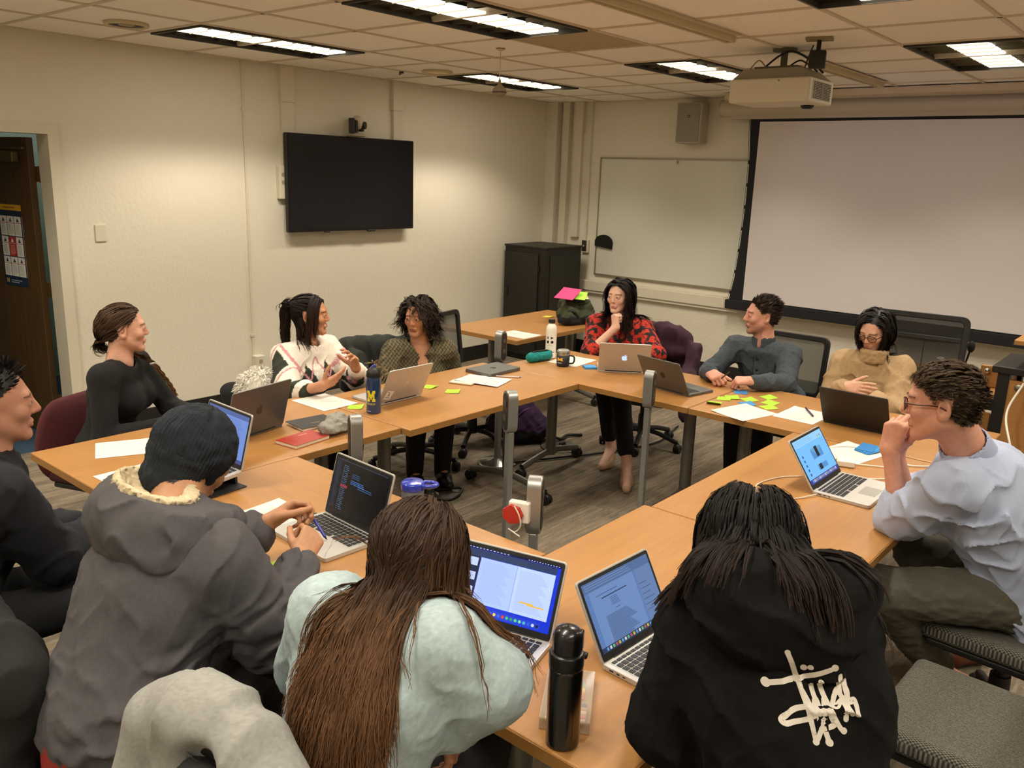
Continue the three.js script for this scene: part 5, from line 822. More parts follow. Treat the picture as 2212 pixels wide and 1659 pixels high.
// --- person in navy at the left edge
{
  const P = { label: 'person with short black hair in a navy sweater beside the knit cap', torso: 78, pelvis: [-6.95, .55, 3.15], half: .19, N: [-6.775, 1.02, 3.13], fine: .005, head: { p: [-6.735, 1.19, 3.135], psi: 74, s: 1.06, male: true, skin: 0xb9846a, hair: 0x100d0c, iris: 0x1c120c, lip: 0x98564a, hairline: (z, x) => z < -.06 ? -.03 : z < .0 ? -.03 + (z + .06) * .9 : z < .05 ? .024 + z * .9 : .069 + (z - .05) * .8 },
    arm: { R: { W: [-6.48, .70, 3.14], hint: [-6.72, .5, 3.45], dir: [.8, -.2, -.3], palm: [0, -1, 0], bare: .1, cell: .006 }, L: { W: [-6.5, .68, 3.02], hint: [-6.75, .5, 2.8], dir: [.8, -.2, .3], palm: [0, -1, 0], bare: .1, cell: .006 } }, trousers: 0x0f0f12 };
  const c = person(P); top(c, { name: 'navy_sweater', color: 0x0f1119, off: .03, neck: .064, neckY: .0, cell: .009, fold: .01, sleeve: .95, grain: .3 });
  obj('hair', growHair(c.Hd, P, { guides: 420, kids: 6, len: l => l[1] > .085 ? .045 : l[1] > .05 ? .018 : .008, step: .005, flow: (l, n) => [n[0] * .6, n[1] * 1, n[2] * .5 + .25], grav: .01, lift: .004, rad: .0014, root: 0x0f0c0b, tip: 0x1a1513, clump: .005, wave: .1, frizz: .004 }), hairMat, c.g, 'short black hair faded at the sides'); people.navy = c;
}
// ---------- laptops ----------
const ty = TH + .0006;
function appleShape(s) {
  const b = new THREE.Shape(); const m = (x, y) => [x * s, y * s];
  b.moveTo(...m(0, .36)); b.bezierCurveTo(...m(.12, .40), ...m(.26, .46), ...m(.40, .36)); b.bezierCurveTo(...m(.46, .32), ...m(.48, .28), ...m(.44, .25)); b.bezierCurveTo(...m(.28, .14), ...m(.28, -.1), ...m(.48, -.2)); b.bezierCurveTo(...m(.42, -.38), ...m(.3, -.56), ...m(.18, -.56)); b.bezierCurveTo(...m(.1, -.56), ...m(.06, -.51), ...m(-.02, -.51)); b.bezierCurveTo(...m(-.1, -.51), ...m(-.14, -.56), ...m(-.22, -.56)); b.bezierCurveTo(...m(-.38, -.5), ...m(-.52, -.18), ...m(-.48, .08)); b.bezierCurveTo(...m(-.44, .38), ...m(-.2, .46), ...m(0, .36));
  const l = new THREE.Shape(); l.moveTo(...m(.02, .45)); l.bezierCurveTo(...m(.02, .6), ...m(.14, .7), ...m(.24, .7)); l.bezierCurveTo(...m(.24, .56), ...m(.14, .45), ...m(.02, .45)); return [b, l];
}
const keyGeo = rbox(.0155, .0022, .0148, .0008, 0, 0, 0, 1), keyMat = mat(0x151517, { roughness: .5 });
function laptop(o) {
  const w = o.w || .304, d = o.d || .212, th = .0065, body = o.body || mat(o.color || 0xb9b6b0, { metalness: .55, roughness: .38 }), y0 = o.y || ty;
  const g = thing('laptop', o.label, 'laptop', [o.at[0], y0, o.at[1]], Math.atan2(o.U[0], o.U[1]), o.group); if (o.tilt) { g.rotation.order = 'YXZ'; g.rotation.x = o.tilt; }
  const base = obj('base', ext(roundShape(w, d, .011), .011, .0015).rotateX(-Math.PI / 2).translate(0, .002, d / 2), body, g);
  const bz = d / 2, dk = mat(0x0f0f11, { roughness: .5 });
  const kw = .272 * w / .304;
  if (o.keys !== 0) {
    obj('keyboard_tray', box(kw + .004, .0006, .104, 0, .0148, .064), o.trayMat || body, base);
    if (o.keys === 2) {
      for (let r = 0; r < 6; r++) { let x = -kw / 2; const n = 14, pitch = kw / n; for (let k = 0; k < n; k++) { if (r === 5 && k > 3 && k < 9) { if (k === 4) { const q = obj('key', keyGeo, keyMat, base); q.position.set(x + pitch * 2.5, .016, .019 + r * .0178); q.scale.x = 5.2; } x += pitch; continue; } const q = obj('key', keyGeo, keyMat, base); q.position.set(x + pitch / 2, .016, .019 + r * .0178); if (!r) q.scale.z = .62; x += pitch; } }
    } else { const ks = []; for (let r = 0; r < 6; r++) for (let k = 0; k < 14; k++) if (!(r === 5 && k > 4 && k < 9)) ks.push(box(.0155, .0018, .0145, -kw / 2 + (k + .5) * kw / 14, .0158, .019 + r * .0178)); const kb = obj('keyboard', merge(ks), keyMat, base); kb.userData.kind = 'stuff'; }
    obj('trackpad', rbox(.105, .0007, .066, .0003, 0, .0146, d - .047, 1), mat(o.padColor || 0xa9a6a0, { metalness: .4, roughness: .35 }), base);
    obj('port', [box(.001, .004, .012, -w / 2 - .0014, .008, .03), box(.001, .004, .009, -w / 2 - .0014, .008, .05), box(.001, .003, .008, -w / 2 - .0014, .008, .068)], dk, base);
  }
  const lid = new THREE.Group(); lid.name = 'lid'; g.add(lid); lid.position.set(0, .0135, .004); lid.rotation.x = -(o.open - 90) * Math.PI / 180; if (o.closed) lid.rotation.x = Math.PI / 2;
  const hgt = d - .004, shell = obj('lid_shell', ext(roundShape(w, hgt, .011), th - .003, .0015).translate(0, hgt / 2, -th + .0015), body, lid);
  obj('bezel', ext(roundShape(w - .006, hgt - .006, .008), .0006, 0).translate(0, hgt / 2, .0005), dk, lid);
  if (o.screen) { const sm = mat(0x030303, { roughness: .25, emissive: 0xffffff, emissiveMap: o.screen, emissiveIntensity: o.glow || .8 }); obj('screen', new THREE.PlaneGeometry(w - .022, hgt - .032).translate(0, hgt / 2 + .004, .0014), sm, lid, o.screenLabel || 'lit laptop screen'); if (o.light) { const ra = new THREE.RectAreaLight(new THREE.Color(...(o.tint || [.6, .7, 1])), o.light, w - .022, hgt - .032); ra.position.set(0, hgt / 2, .006); ra.rotation.y = Math.PI; lid.add(ra); } }
  if (o.logo) { const lm = o.logo === 'lit' ? mat(0x90a8d8, { emissive: 0xb4ccff, emissiveIntensity: .9 }) : mat(o.logoColor || 0x8f8a80, { metalness: .7, roughness: .2 }); const ls = obj('logo', merge(appleShape(.036).map(s => ext(s, .0006, 0, 10))).rotateY(Math.PI).translate(0, hgt / 2, -th - .0004), lm, lid, o.logo === 'lit' ? 'glowing fruit emblem' : 'fruit emblem'); if (o.logoFlip) ls.rotation.z = 0; }
  obj('hinge_bar', bar([-w * .36, .012, .001], [w * .36, .012, .001], .0052), dk, g);
  return g;
}
const lines = (g, x, y, w, n, dy, col, h = 2) => { g.fillStyle = col; for (let k = 0; k < n; k++) g.fillRect(x, y + k * dy, w * (.72 + .28 * ((k * 53 % 17) / 17)), h); };
const scrCode = canvasTex(640, 420, (g, w, h) => { g.fillStyle = '#04060b'; g.fillRect(0, 0, w, h); g.fillStyle = '#0a0f1a'; g.fillRect(0, 0, w, 18); lines(g, 14, 30, 60, 34, 11, '#3a5682'); for (let k = 0; k < 24; k++) { g.fillStyle = '#52749f'; g.fillRect(112 + (k % 3) * 6, 44 + k * 15, 40, 4); g.beginPath(); g.arc(104, 47 + k * 15, 4, 0, 7); g.fill(); } g.fillStyle = '#8a2c3c'; g.fillRect(96, 196, 84, 22); lines(g, 210, 88, 130, 3, 14, '#2f5b96', 4); lines(g, 210, 140, 210, 3, 12, '#3a6cae', 5); lines(g, 300, 168, 230, 2, 14, '#3a6cae', 4); g.fillStyle = '#5a6d88'; for (let k = 0; k < 26; k++) g.fillRect(20 + k * 23, 7, 12, 4); });
const scrPdf = canvasTex(640, 420, (g, w, h) => { g.fillStyle = '#1a34c4'; g.fillRect(0, 0, w, h); g.fillStyle = '#0a1030'; g.fillRect(0, 0, w, 14); g.fillStyle = '#c9d4ff'; for (let k = 0; k < 12; k++) g.fillRect(14 + k * 24, 5, 14, 4); for (let k = 0; k < 12; k++) g.fillRect(w - 20 - k * 18, 5, 9, 4); g.fillStyle = '#2c3a5c'; g.fillRect(0, 16, w - 24, 44); g.fillStyle = '#1b2440'; g.fillRect(0, 60, 110, 280); g.fillStyle = '#b8c8f4'; for (let k = 0; k < 3; k++) g.fillRect(20, 70 + k * 92, 76, 52); g.fillStyle = '#a8bdf6'; g.fillRect(112, 62, 252, 290); g.fillStyle = '#b6c8fa'; g.fillRect(364, 62, 250, 290); g.fillStyle = '#8ea4e4'; g.fillRect(360, 62, 5, 290); lines(g, 132, 84, 200, 34, 7.4, '#93a6dc', 2); lines(g, 384, 84, 200, 34, 7.4, '#93a6dc', 2); g.fillStyle = '#e2b23c'; g.fillRect(420, 270, 90, 9); g.fillRect(470, 278, 110, 8); g.fillStyle = '#2740c0'; g.fillRect(60, 372, 520, 40); const cs = ['#6ec1f0', '#8aa0c8', '#d8dce8', '#e8e8e8', '#c0504a', '#d88a8a', '#4a7ae0', '#e8c84a', '#3a66d8', '#d83a3a', '#3ac070', '#2a9a58', '#58c888', '#6ad0a8', '#48b0c0', '#2a5ad0', '#b8c8e8', '#20263a']; cs.forEach((c, i) => { g.fillStyle = c; g.beginPath(); g.arc(78 + i * 28.5, 392, 10, 0, 7); g.fill(); }); });
const scrDoc = canvasTex(640, 420, (g, w, h) => { g.fillStyle = '#5e7fb8'; g.fillRect(0, 0, w, h); g.fillStyle = '#54709f'; g.fillRect(0, 0, w, 58); lines(g, 20, 12, 560, 3, 14, '#7b95c4', 4); g.fillStyle = '#6f8fc4'; g.fillRect(40, 58, 420, 330); lines(g, 90, 96, 280, 1, 10, '#2f4468', 3); g.fillStyle = '#26385a'; g.fillRect(130, 118, 240, 6); lines(g, 200, 138, 90, 6, 9, '#3d5580', 3); g.fillStyle = '#3d5580'; g.fillRect(225, 208, 40, 4); lines(g, 120, 232, 270, 19, 8.2, '#34496f', 3); g.fillStyle = '#6884b4'; g.fillRect(480, 58, 160, 330); for (let k = 0; k < 6; k++) { g.fillStyle = '#46608c'; g.fillRect(500, 150 + k * 34, 60 + (k * 29 % 50), 5); g.beginPath(); g.arc(492, 153 + k * 34, 4, 0, 7); g.fill(); } g.fillStyle = '#2a3e63'; g.fillRect(0, 388, w, 32); for (let i = 0; i < 20; i++) { g.fillStyle = ['#5aa0d8', '#d8d8d8', '#6ac07a', '#c05a5a', '#d8b84a'][i % 5]; g.fillRect(40 + i * 28, 394, 17, 18); } });
const scrShop = canvasTex(640, 420, (g, w, h) => { g.fillStyle = '#6fb4f2'; g.fillRect(0, 0, w, h); g.fillStyle = '#8cc4f6'; g.fillRect(0, 0, w, 70); lines(g, 20, 20, 500, 3, 15, '#5e9ad6', 3); g.fillStyle = '#b0a060'; g.fillRect(520, 40, 26, 18); g.fillStyle = '#2a3a78'; g.beginPath(); g.arc(580, 48, 8, 0, 7); g.fill(); g.fillStyle = '#4a86c0'; g.fillRect(260, 130, 230, 100); g.fillStyle = '#5a9ac8'; g.beginPath(); g.moveTo(260, 130); g.lineTo(400, 230); g.lineTo(490, 130); g.fill(); g.fillStyle = '#10162a'; g.fillRect(350, 122, 60, 100); g.fillStyle = '#4a8cc4'; g.fillRect(270, 290, 210, 50); g.fillStyle = '#1a1830'; g.fillRect(300, 288, 62, 54); for (let k = 0; k < 5; k++) { g.fillStyle = '#2a5a9a'; g.fillRect(60, 150 + k * 44, 28, 24); } g.fillStyle = '#2c3c8c'; g.fillRect(0, 376, w, 44); for (let i = 0; i < 18; i++) { g.fillStyle = ['#7a9ae0', '#c0c8e8', '#90b0a0', '#b08898'][i % 4]; g.fillRect(50 + i * 31, 384, 20, 24); } });
const scrNote = canvasTex(640, 420, (g, w, h) => { g.fillStyle = '#7092dd'; g.fillRect(0, 0, w, h); g.fillStyle = '#4a66a8'; g.fillRect(0, 0, w, 40); lines(g, 30, 60, 240, 38, 8.6, '#5c7cc8', 3); lines(g, 330, 60, 260, 38, 8.6, '#5c7cc8', 3); g.fillStyle = '#88a6ea'; g.fillRect(300, 40, 12, 340); g.fillStyle = '#344a86'; g.fillRect(0, 385, w, 35); });
const silver = () => mat(0xc4c1bb, { metalness: .45, roughness: .4 }), spaceGrey = () => mat(0x6b6a68, { metalness: .6, roughness: .4 });
laptop({ label: 'open dark grey laptop seen from behind, in front of the person in black', at: [-5.57, 2.70], U: [-.19, -.98], w: .349, d: .24, open: 106, body: spaceGrey(), logo: 1, keys: 1, logoColor: 0x4c4a47 });
{ const l = laptop({ label: 'open pale silver laptop with a sticker on its lid behind the blue marked bottle', at: [-4.69, 2.703], U: [0, -1], open: 116, body: silver(), logo: 1, keys: 1, logoColor: 0xe8e4da });
  const lid = l.children.find(c => c.name === 'lid'); const st = canvasTex(96, 96, (g, w, h) => { g.fillStyle = '#e8e4da'; g.fillRect(0, 0, w, h); g.fillStyle = '#222'; g.font = 'bold 52px serif'; g.fillText('A', 26, 60); g.fillRect(16, 72, 62, 5); g.fillRect(10, 12, 30, 5); }); const sq = obj('sticker', new THREE.PlaneGeometry(.05, .055).rotateY(Math.PI).translate(.1, .055, -.0075), mat(0xffffff, { map: st }), lid, 'white sticker with a black print'); sq.rotation.z = .25; sq.position.set(.02, -.03, 0); }
laptop({ label: 'closed grey laptop lying between the paper and the joint of two tables', at: [-3.80, 2.467], U: [0, 1], w: .285, d: .205, closed: true, open: 90, body: spaceGrey(), logo: 1, keys: 0, logoColor: 0x3d3c3a });
laptop({ label: 'open silver laptop with a glowing emblem in front of the floral blouse', at: [-3.225, 3.15], U: [.809, -.588], w: .314, d: .219, open: 117, body: silver(), logo: 'lit', keys: 1 });
laptop({ label: 'open grey laptop turned side-on between the floral blouse and the grey shirt', at: [-3.427, 3.585], U: [.983, .186], w: .314, d: .22, open: 119, body: spaceGrey(), logo: 1, keys: 1, padColor: 0x5c5b59, logoColor: 0x3d3c3a });
laptop({ label: 'open black laptop seen from behind, in front of the beige sweater', at: [-3.377, 4.637], U: [1, 0], w: .33, d: .235, open: 122, body: mat(0x1b1a18, { roughness: .45 }), keys: 1, padColor: 0x8f8c86 });
const lapBlue = laptop({ label: 'open silver laptop showing a blue product page beside the pale blue shirt', at: [-4.29, 4.829], U: [0, 1], w: .314, d: .219, open: 124, body: silver(), keys: 2, screen: scrShop, glow: .95, light: .35 });
laptop({ label: 'open silver laptop with a black code screen in front of the knit cap', at: [-5.915, 3.81], U: [-1, -.05], w: .314, d: .219, open: 106, body: silver(), keys: 2, screen: scrCode, glow: .9 });
laptop({ label: 'open laptop with a blue document screen raised on a black stand', at: [-5.965, 3.08], U: [-1, -.03], w: .314, d: .219, open: 112, y: .795, tilt: .12, body: silver(), keys: 1, screen: scrNote, glow: .75, light: .2 });
laptop({ label: 'open silver laptop with an open book page on screen beside the long brown hair', at: [-6.075, 4.611], U: [-.969, .247], open: 116, body: silver(), keys: 2, screen: scrPdf, glow: 1.0, light: .4, tint: [.45, .55, 1] });
laptop({ label: 'open silver laptop showing a text document beside the black hoodie', at: [-5.874, 4.92], U: [-.06, 1], open: 119, body: silver(), keys: 2, screen: scrDoc, glow: .75, light: .25 });
{ const s = thing('laptop_stand', 'small folded black stand under the raised laptop', 'laptop stand', [-6.06, TH, 3.12], .1); const k = mat(0x1e1f22, { roughness: .6 }); obj('foot_plate', rbox(.2, .004, .2, .0015, 0, .003, .02), k, s); const a = obj('support_plate', rbox(.2, .004, .18, .0015), k, s); a.position.set(0.02, .032, -.02); a.rotation.z = .28; obj('hinge_post', [box(.01, .035, .14, .09, .02, 0)], k, s); }
// ---------- paper and notes ----------
const paperTex = canvasTex(256, 330, (g, w, h) => { g.fillStyle = '#dcd7ce'; g.fillRect(0, 0, w, h); g.fillStyle = '#8f8c86'; g.fillRect(50, 24, 150, 5); lines(g, 30, 46, 190, 40, 6.4, '#aeaaa2', 2); });
const paperMat = [mat(0xd8d2c8, { roughness: .9 }), mat(0xffffff, { map: paperTex, roughness: .9 })];
function bentSheet(w, d, t, bend, seg = 8) { const g = new THREE.BoxGeometry(w, t, d, seg, 1, seg), p = g.attributes.position; for (let i = 0; i < p.count; i++) p.setY(i, p.getY(i) + Math.max(0, bend(p.getX(i) / w + .5, p.getZ(i) / d + .5))); g.computeVertexNormals(); return g; }
function paper(label, x, z, yaw, tex = 0, y = ty + .0008, bend) {
  const g = bentSheet(.216, .279, .0008, bend || ((u, v) => .003 * Math.pow(u * v, 6))); const m = paperMat[tex];
  const o = tag(obj('paper_sheet', g, m, null), label, 'paper', 'paper sheets on the tables'); o.position.set(x, y, z); o.rotation.y = yaw; return o;
}
paper('blank paper sheet on the table in front of the person in black', -6.035, 2.49, 1.15);
paper('paper sheet between the knit cap and the raised laptop', -6.16, 2.83, 1.6);
paper('printed sheet in front of the person in the diamond sweater', -4.995, 2.455, 0, 1);
paper('printed sheet curling beside the closed laptop and a phone', -4.035, 2.70, .3, 1, ty + .0008, (u, v) => .012 * Math.pow(Math.max(0, 1 - u - v * .4), 2) + .004 * u * v);
paper('paper sheet on the side table in the corner', -2.74, 1.89, .0, 1);
paper('paper sheet under the navy mug', -3.19, 2.73, 1.65);
paper('blank paper sheet below the green sticky notes', -3.52, 4.105, 1.31, 0, ty + .0008, (u, v) => .006 * Math.pow(u, 5));
paper('paper sheet under the purple pen beside the black laptop', -3.335, 4.35, 1.55, 1);
paper('paper sheet under the white charger cable', -3.79, 4.76, 1.35, 1);
paper('printed sheet under the forearm of the person in the knit cap', -6.07, 3.53, 1.62, 1);
const noteCols = { green: 0xa2cc34, blue: 0x3a84be, yellow: 0xccc834 };
function note(label, x, z, yaw, c = 'green', n = 1, y = ty) { const m = mat(noteCols[c], { roughness: .85 }); const o = tag(obj('sticky_note', bentSheet(.076, .076, .0006 * n * 1.6, (u, v) => .007 * Math.pow(v, 3) * (.4 + .6 * u), 6), m, null), label, 'sticky note', 'sticky notes'); o.position.set(x, y + .0006 * n, z); o.rotation.y = yaw; return o; }
note('green sticky note right of the pale silver laptop', -4.37, 2.592, .2); note('green sticky note near the phone on the television side table', -4.346, 2.755, .6); note('green sticky note at the foot of the blue marked bottle', -4.94, 2.639, .7); note('green sticky note under the sleeve of the grey hoodie', -6.263, 3.88, .25); note('green sticky note behind the text document laptop', -5.66, 4.95, .4);
note('green sticky note under another at the left of the cluster', -3.335, 3.895, .35); note('large looking green sticky note on top at the left of the cluster', -3.28, 3.915, .6, 'green', 1, ty + .002); note('green sticky note in the middle of the cluster beside a blue one', -3.25, 4.005, 1.0); note('topmost green sticky note at the right of the cluster', -3.116, 4.061, 1.1); note('middle green sticky note at the right of the cluster', -3.227, 4.121, 1.45); note('lowest green sticky note at the right of the cluster', -3.326, 4.153, 1.0);
{ const o = tag(obj('sticky_note', bentSheet(.076, .076, .001, (u, v) => u < .4 ? (.4 - u) * .035 : 0, 8), mat(noteCols.green, { roughness: .85 }), null), 'folded green sticky note standing up at the table joint', 'sticky note', 'sticky notes'); o.position.set(-3.469, ty + .001, 3.903); o.rotation.y = .3; }
note('blue sticky note above the green cluster', -3.127, 3.896, .5, 'blue'); note('blue sticky note above the blank paper', -3.344, 4.038, .9, 'blue'); note('yellow sticky note on the side table beside the olive backpack', -1.9, 1.52, .2, 'yellow');
{ const o = tag(obj('sticky_pad', rbox(.076, .012, .076, .001, 0, .006, 0), mat(0x3f8fce, { roughness: .85 }), null), 'blue sticky note pad beside the navy mug', 'sticky pad'); o.position.set(-3.27, ty, 2.927); o.rotation.y = .9; const q = thing('sticky_pad', 'fanned pile of blue sticky notes lying on the paper by the charger', 'sticky pad', [-3.72, ty + .002, 4.80], 1.2); for (let k = 0; k < 3; k++) { const s = obj('note', bentSheet(.076, .09, .002, (u, v) => .01 * Math.pow(v, 2), 5), mat([0x2f7fc0, 0x3c90d2, 0x2a74b4][k], { roughness: .85 }), q); s.position.set(k * .008 - .01, .002 + k * .003, k * .006); s.rotation.y = k * .16; } }
// ---------- bottles, cups, pens ----------
const latheV = (pts, n = 40) => { const g = lathe(pts, n), p = g.attributes.position, u = g.attributes.uv, h = Math.max(...pts.map(q => q[1])); for (let k = 0; k < p.count; k++) u.setY(k, p.getY(k) / h); return g; };
function blockM(g, x, y, s, col) { g.fillStyle = col; const p = [[0, 0], [.3, 0], [.5, .38], [.7, 0], [1, 0], [1, .26], [.9, .26], [.9, .74], [1, .74], [1, 1], [.62, 1], [.62, .74], [.72, .74], [.72, .5], [.5, .86], [.28, .5], [.28, .74], [.38, .74], [.38, 1], [0, 1], [0, .74], [.1, .74], [.1, .26], [0, .26]]; g.beginPath(); p.forEach((q, i) => i ? g.lineTo(x + q[0] * s, y + q[1] * s * .8) : g.moveTo(x + q[0] * s, y + q[1] * s * .8)); g.closePath(); g.fill(); }
{
  const t = thing('water_bottle', 'translucent dark blue water bottle with a yellow letter emblem and black cap', 'bottle', [-4.935, ty, 2.775], 0);
  const tex = canvasTex(1024, 512, (g, w, h) => { g.fillStyle = '#16355f'; g.fillRect(0, 0, w, h); blockM(g, 470, 190, 190, '#e0d028'); g.fillStyle = '#d8cc38'; g.font = 'bold 34px serif'; g.textAlign = 'center'; g.fillText('MICHIGAN', 565, 385); g.fillStyle = '#b8c4d8'; g.fillRect(470, 470, 90, 8); });
  const b = obj('body', latheV([[0, 0], [.034, 0], [.0375, .006], [.0375, .165], [.033, .185], [.03, .192], [0, .192]]), phys(0xffffff, { map: tex, roughness: .12, clearcoat: .8, clearcoatRoughness: .08 }), t); b.rotation.y = 1.75;
  obj('cap', lathe([[.033, .188], [.036, .192], [.036, .212], [.024, .225], [.016, .232], [0, .234]]), darkPlastic, t); obj('cap_ring', cyl(.0365, .0365, .008, 0, .19, 0), mat(0x0b0b0c), t); obj('carry_loop', new THREE.TorusGeometry(.014, .004, 8, 18, Math.PI).translate(0, .228, 0), mat(0x2b3fa8), t);
}
{
  const t = thing('steel_bottle', 'tall white steel bottle with black cross, triangle, square and circle print', 'bottle', [-3.215, ty, 2.565]);
  const tex = canvasTex(1024, 1024, (g, w, h) => { g.fillStyle = '#e9e4d6'; g.fillRect(0, 0, w, h); g.fillStyle = '#141210'; g.strokeStyle = '#141210'; g.lineWidth = 22; g.beginPath(); g.moveTo(380, 372); g.lineTo(430, 440); g.moveTo(430, 372); g.lineTo(380, 440); g.stroke(); g.beginPath(); g.moveTo(500, 366); g.lineTo(590, 406); g.lineTo(500, 446); g.fill(); g.fillRect(370, 490, 74, 80); g.beginPath(); g.arc(545, 530, 44, 0, 7); g.fill(); g.fillStyle = '#b0aaa0'; g.fillRect(400, 620, 160, 10); });
  const b = obj('body', latheV([[0, 0], [.033, 0], [.036, .005], [.036, .19], [.033, .212], [.022, .228], [.0195, .232], [0, .232]]), phys(0xffffff, { map: tex, roughness: .35, clearcoat: .3 }), t); b.rotation.y = 2.22;
  obj('neck_ring', cyl(.02, .02, .008, 0, .234, 0), mat(0xb8b4aa, { metalness: .8, roughness: .3 }), t); obj('cap', [cyl(.0205, .0205, .022, 0, .249, 0, 20), ...Array.from({ length: 12 }, (_, i) => box(.003, .02, .003, .0205 * Math.cos(i * .5236), .249, .0205 * Math.sin(i * .5236)))], mat(0x1c1a18), t);
}
{
  const t = thing('travel_mug', 'navy steel mug with a yellow letter emblem, clear lid and handle', 'mug', [-3.355, ty, 2.775], .0);
  const tex = canvasTex(1024, 512, (g, w, h) => { g.fillStyle = '#12141f'; g.fillRect(0, 0, w, h); blockM(g, 400, 110, 170, '#d8a020'); g.fillStyle = '#c8c4bc'; g.fillRect(400, 312, 130, 14); g.fillRect(400, 340, 150, 14); });
  const b = obj('body', latheV([[0, 0], [.037, 0], [.041, .006], [.0425, .075], [0, .075]]), mat(0xffffff, { map: tex, roughness: .5 }), t); b.rotation.y = 1.83;
  obj('rim', lathe([[.0425, .075], [.043, .078], [.043, .098], [.040, .1], [.037, .094], [0, .09]]), mat(0xb9b4aa, { metalness: .9, roughness: .25 }), t); obj('lid', lathe([[0, .1], [.036, .1], [.038, .103], [.034, .108], [0, .108]]), phys(0xd8d4cc, { roughness: .1, transmission: .6, thickness: 0 }), t);
  const h = obj('handle', tube([[.04, .07, 0], [.066, .066, 0], [.072, .045, 0], [.064, .022, 0], [.041, .018, 0]], .0055, 24, 8), mat(0x12141f, { roughness: .5 }), t); h.rotation.y = -.95;
}
{
  const t = thing('pencil_case', 'teal fabric pencil case with a black zip', 'pencil case', [-3.36, ty, 2.585], -.15); const F = new Field(); F.cap([-.075, .034, 0], .033, [.075, .034, 0], .033, .01); F.noise(.003, 30); const k = lin(0x0f7b78); obj('pouch', F.mesh(.004, (x, y, z) => mul(k, 1 + .15 * n3(x * 120, y * 120, z * 120))), clothMat, t); const zp = mat(0x131413); obj('zip', tube([[-.1, .045, .01], [-.06, .069, .008], [0, .07, .006], [.06, .069, .008], [.105, .05, .005], [.108, .03, 0]], .005, 30, 6), zp, t); obj('zip_pull', box(.012, .003, .006, .112, .05, .012), zp, t);
}
{
  const t = thing('thermos_flask', 'black vacuum flask with a shiny steel panel and pour spout', 'flask', [-6.315, ty, 5.005], .4);
  obj('body', lathe([[0, 0], [.034, 0], [.0365, .006], [.0365, .18], [.033, .19], [0, .19]], 40), phys(0x0a0a0b, { roughness: .25, clearcoat: .6, clearcoatRoughness: .15 }), t);
  const pn = new THREE.CylinderGeometry(.0369, .0369, .15, 16, 1, true, 0, 1.5).translate(0, .1, 0); const p2 = obj('steel_panel', pn, mat(0x6e6a64, { metalness: 1, roughness: .22, side: THREE.DoubleSide }), t, 'polished steel panel'); p2.rotation.y = -.75;
  obj('collar', lathe([[.0355, .186], [.0375, .19], [.0375, .215], [.034, .222], [0, .222]], 40), mat(0x0d0d0e, { roughness: .35 }), t); obj('spout', rbox(.016, .012, .022, .004, .02, .205, .03), mat(0x0d0d0e, { roughness: .35 }), t);
  obj('cap', lathe([[.031, .215], [.031, .258], [.026, .27], [.012, .277], [0, .278]], 36), phys(0x0c0c0d, { roughness: .3, clearcoat: .4 }), t); obj('push_button', rbox(.022, .045, .012, .005, .004, .248, .027), mat(0x17171a, { roughness: .3 }), t);
}
{
  const t = thing('sports_bottle', 'clear blue sports bottle with a blue loop lid and grey band', 'bottle', [-5.80, ty, 3.985], 0); const blue = phys(0x2440c8, { transmission: .75, roughness: .08, thickness: 0 });
  obj('body', lathe([[0, .002], [.034, .002], [.037, .01], [.037, .09], [.034, .12], [.036, .14], [.036, .15]], 36), blue, t); obj('water', cyl(.034, .033, .07, 0, .042, 0, 30), phys(0x1c34b8, { transmission: .5, roughness: .05, thickness: 0 }), t); obj('grip_band', lathe([[.0365, .122], [.0375, .126], [.0375, .158], [.036, .162]], 36), mat(0x6a6f7a, { roughness: .5 }), t);
  const lm = phys(0x2238a8, { roughness: .25, clearcoat: .5 }); obj('lid', lathe([[.0365, .158], [.04, .162], [.04, .18], [.034, .187], [0, .19]], 36), lm, t); const lp = obj('lid_loop', new THREE.TorusGeometry(.022, .007, 10, 28).scale(1.25, 1, 1).rotateX(Math.PI / 2).translate(.052, .176, 0), lm, t); lp.rotation.y = -.85;
  const lab = canvasTex(64, 64, (g) => { g.fillStyle = '#d8d8e4'; g.fillRect(0, 0, 64, 64); g.fillStyle = '#3a4a9a'; for (let k = 0; k < 5; k++) g.fillRect(0, k * 13, 64, 6); }); const lb = obj('label_patch', new THREE.CylinderGeometry(.0374, .0374, .05, 10, 1, true, 0, .9).translate(0, .045, 0), mat(0xffffff, { map: lab, side: THREE.DoubleSide }), t); lb.rotation.y = 3.7;
}
{ const t = thing('paper_cup', 'red cup half hidden behind the dark grey laptop', 'cup', [-5.37, ty, 2.56]); obj('body', lathe([[0, 0], [.028, 0], [.036, .1], [.036, .102], [.03, .1]], 28), mat(0x8a2a1c, { roughness: .6 }), t); obj('lid', lathe([[.037, .1], [.038, .106], [.034, .114], [0, .115]], 28), mat(0x2a1410), t); obj('sleeve_pattern', cyl(.0345, .0325, .035, 0, .06, 0, 28), mat(0x5c3a2c), t); }
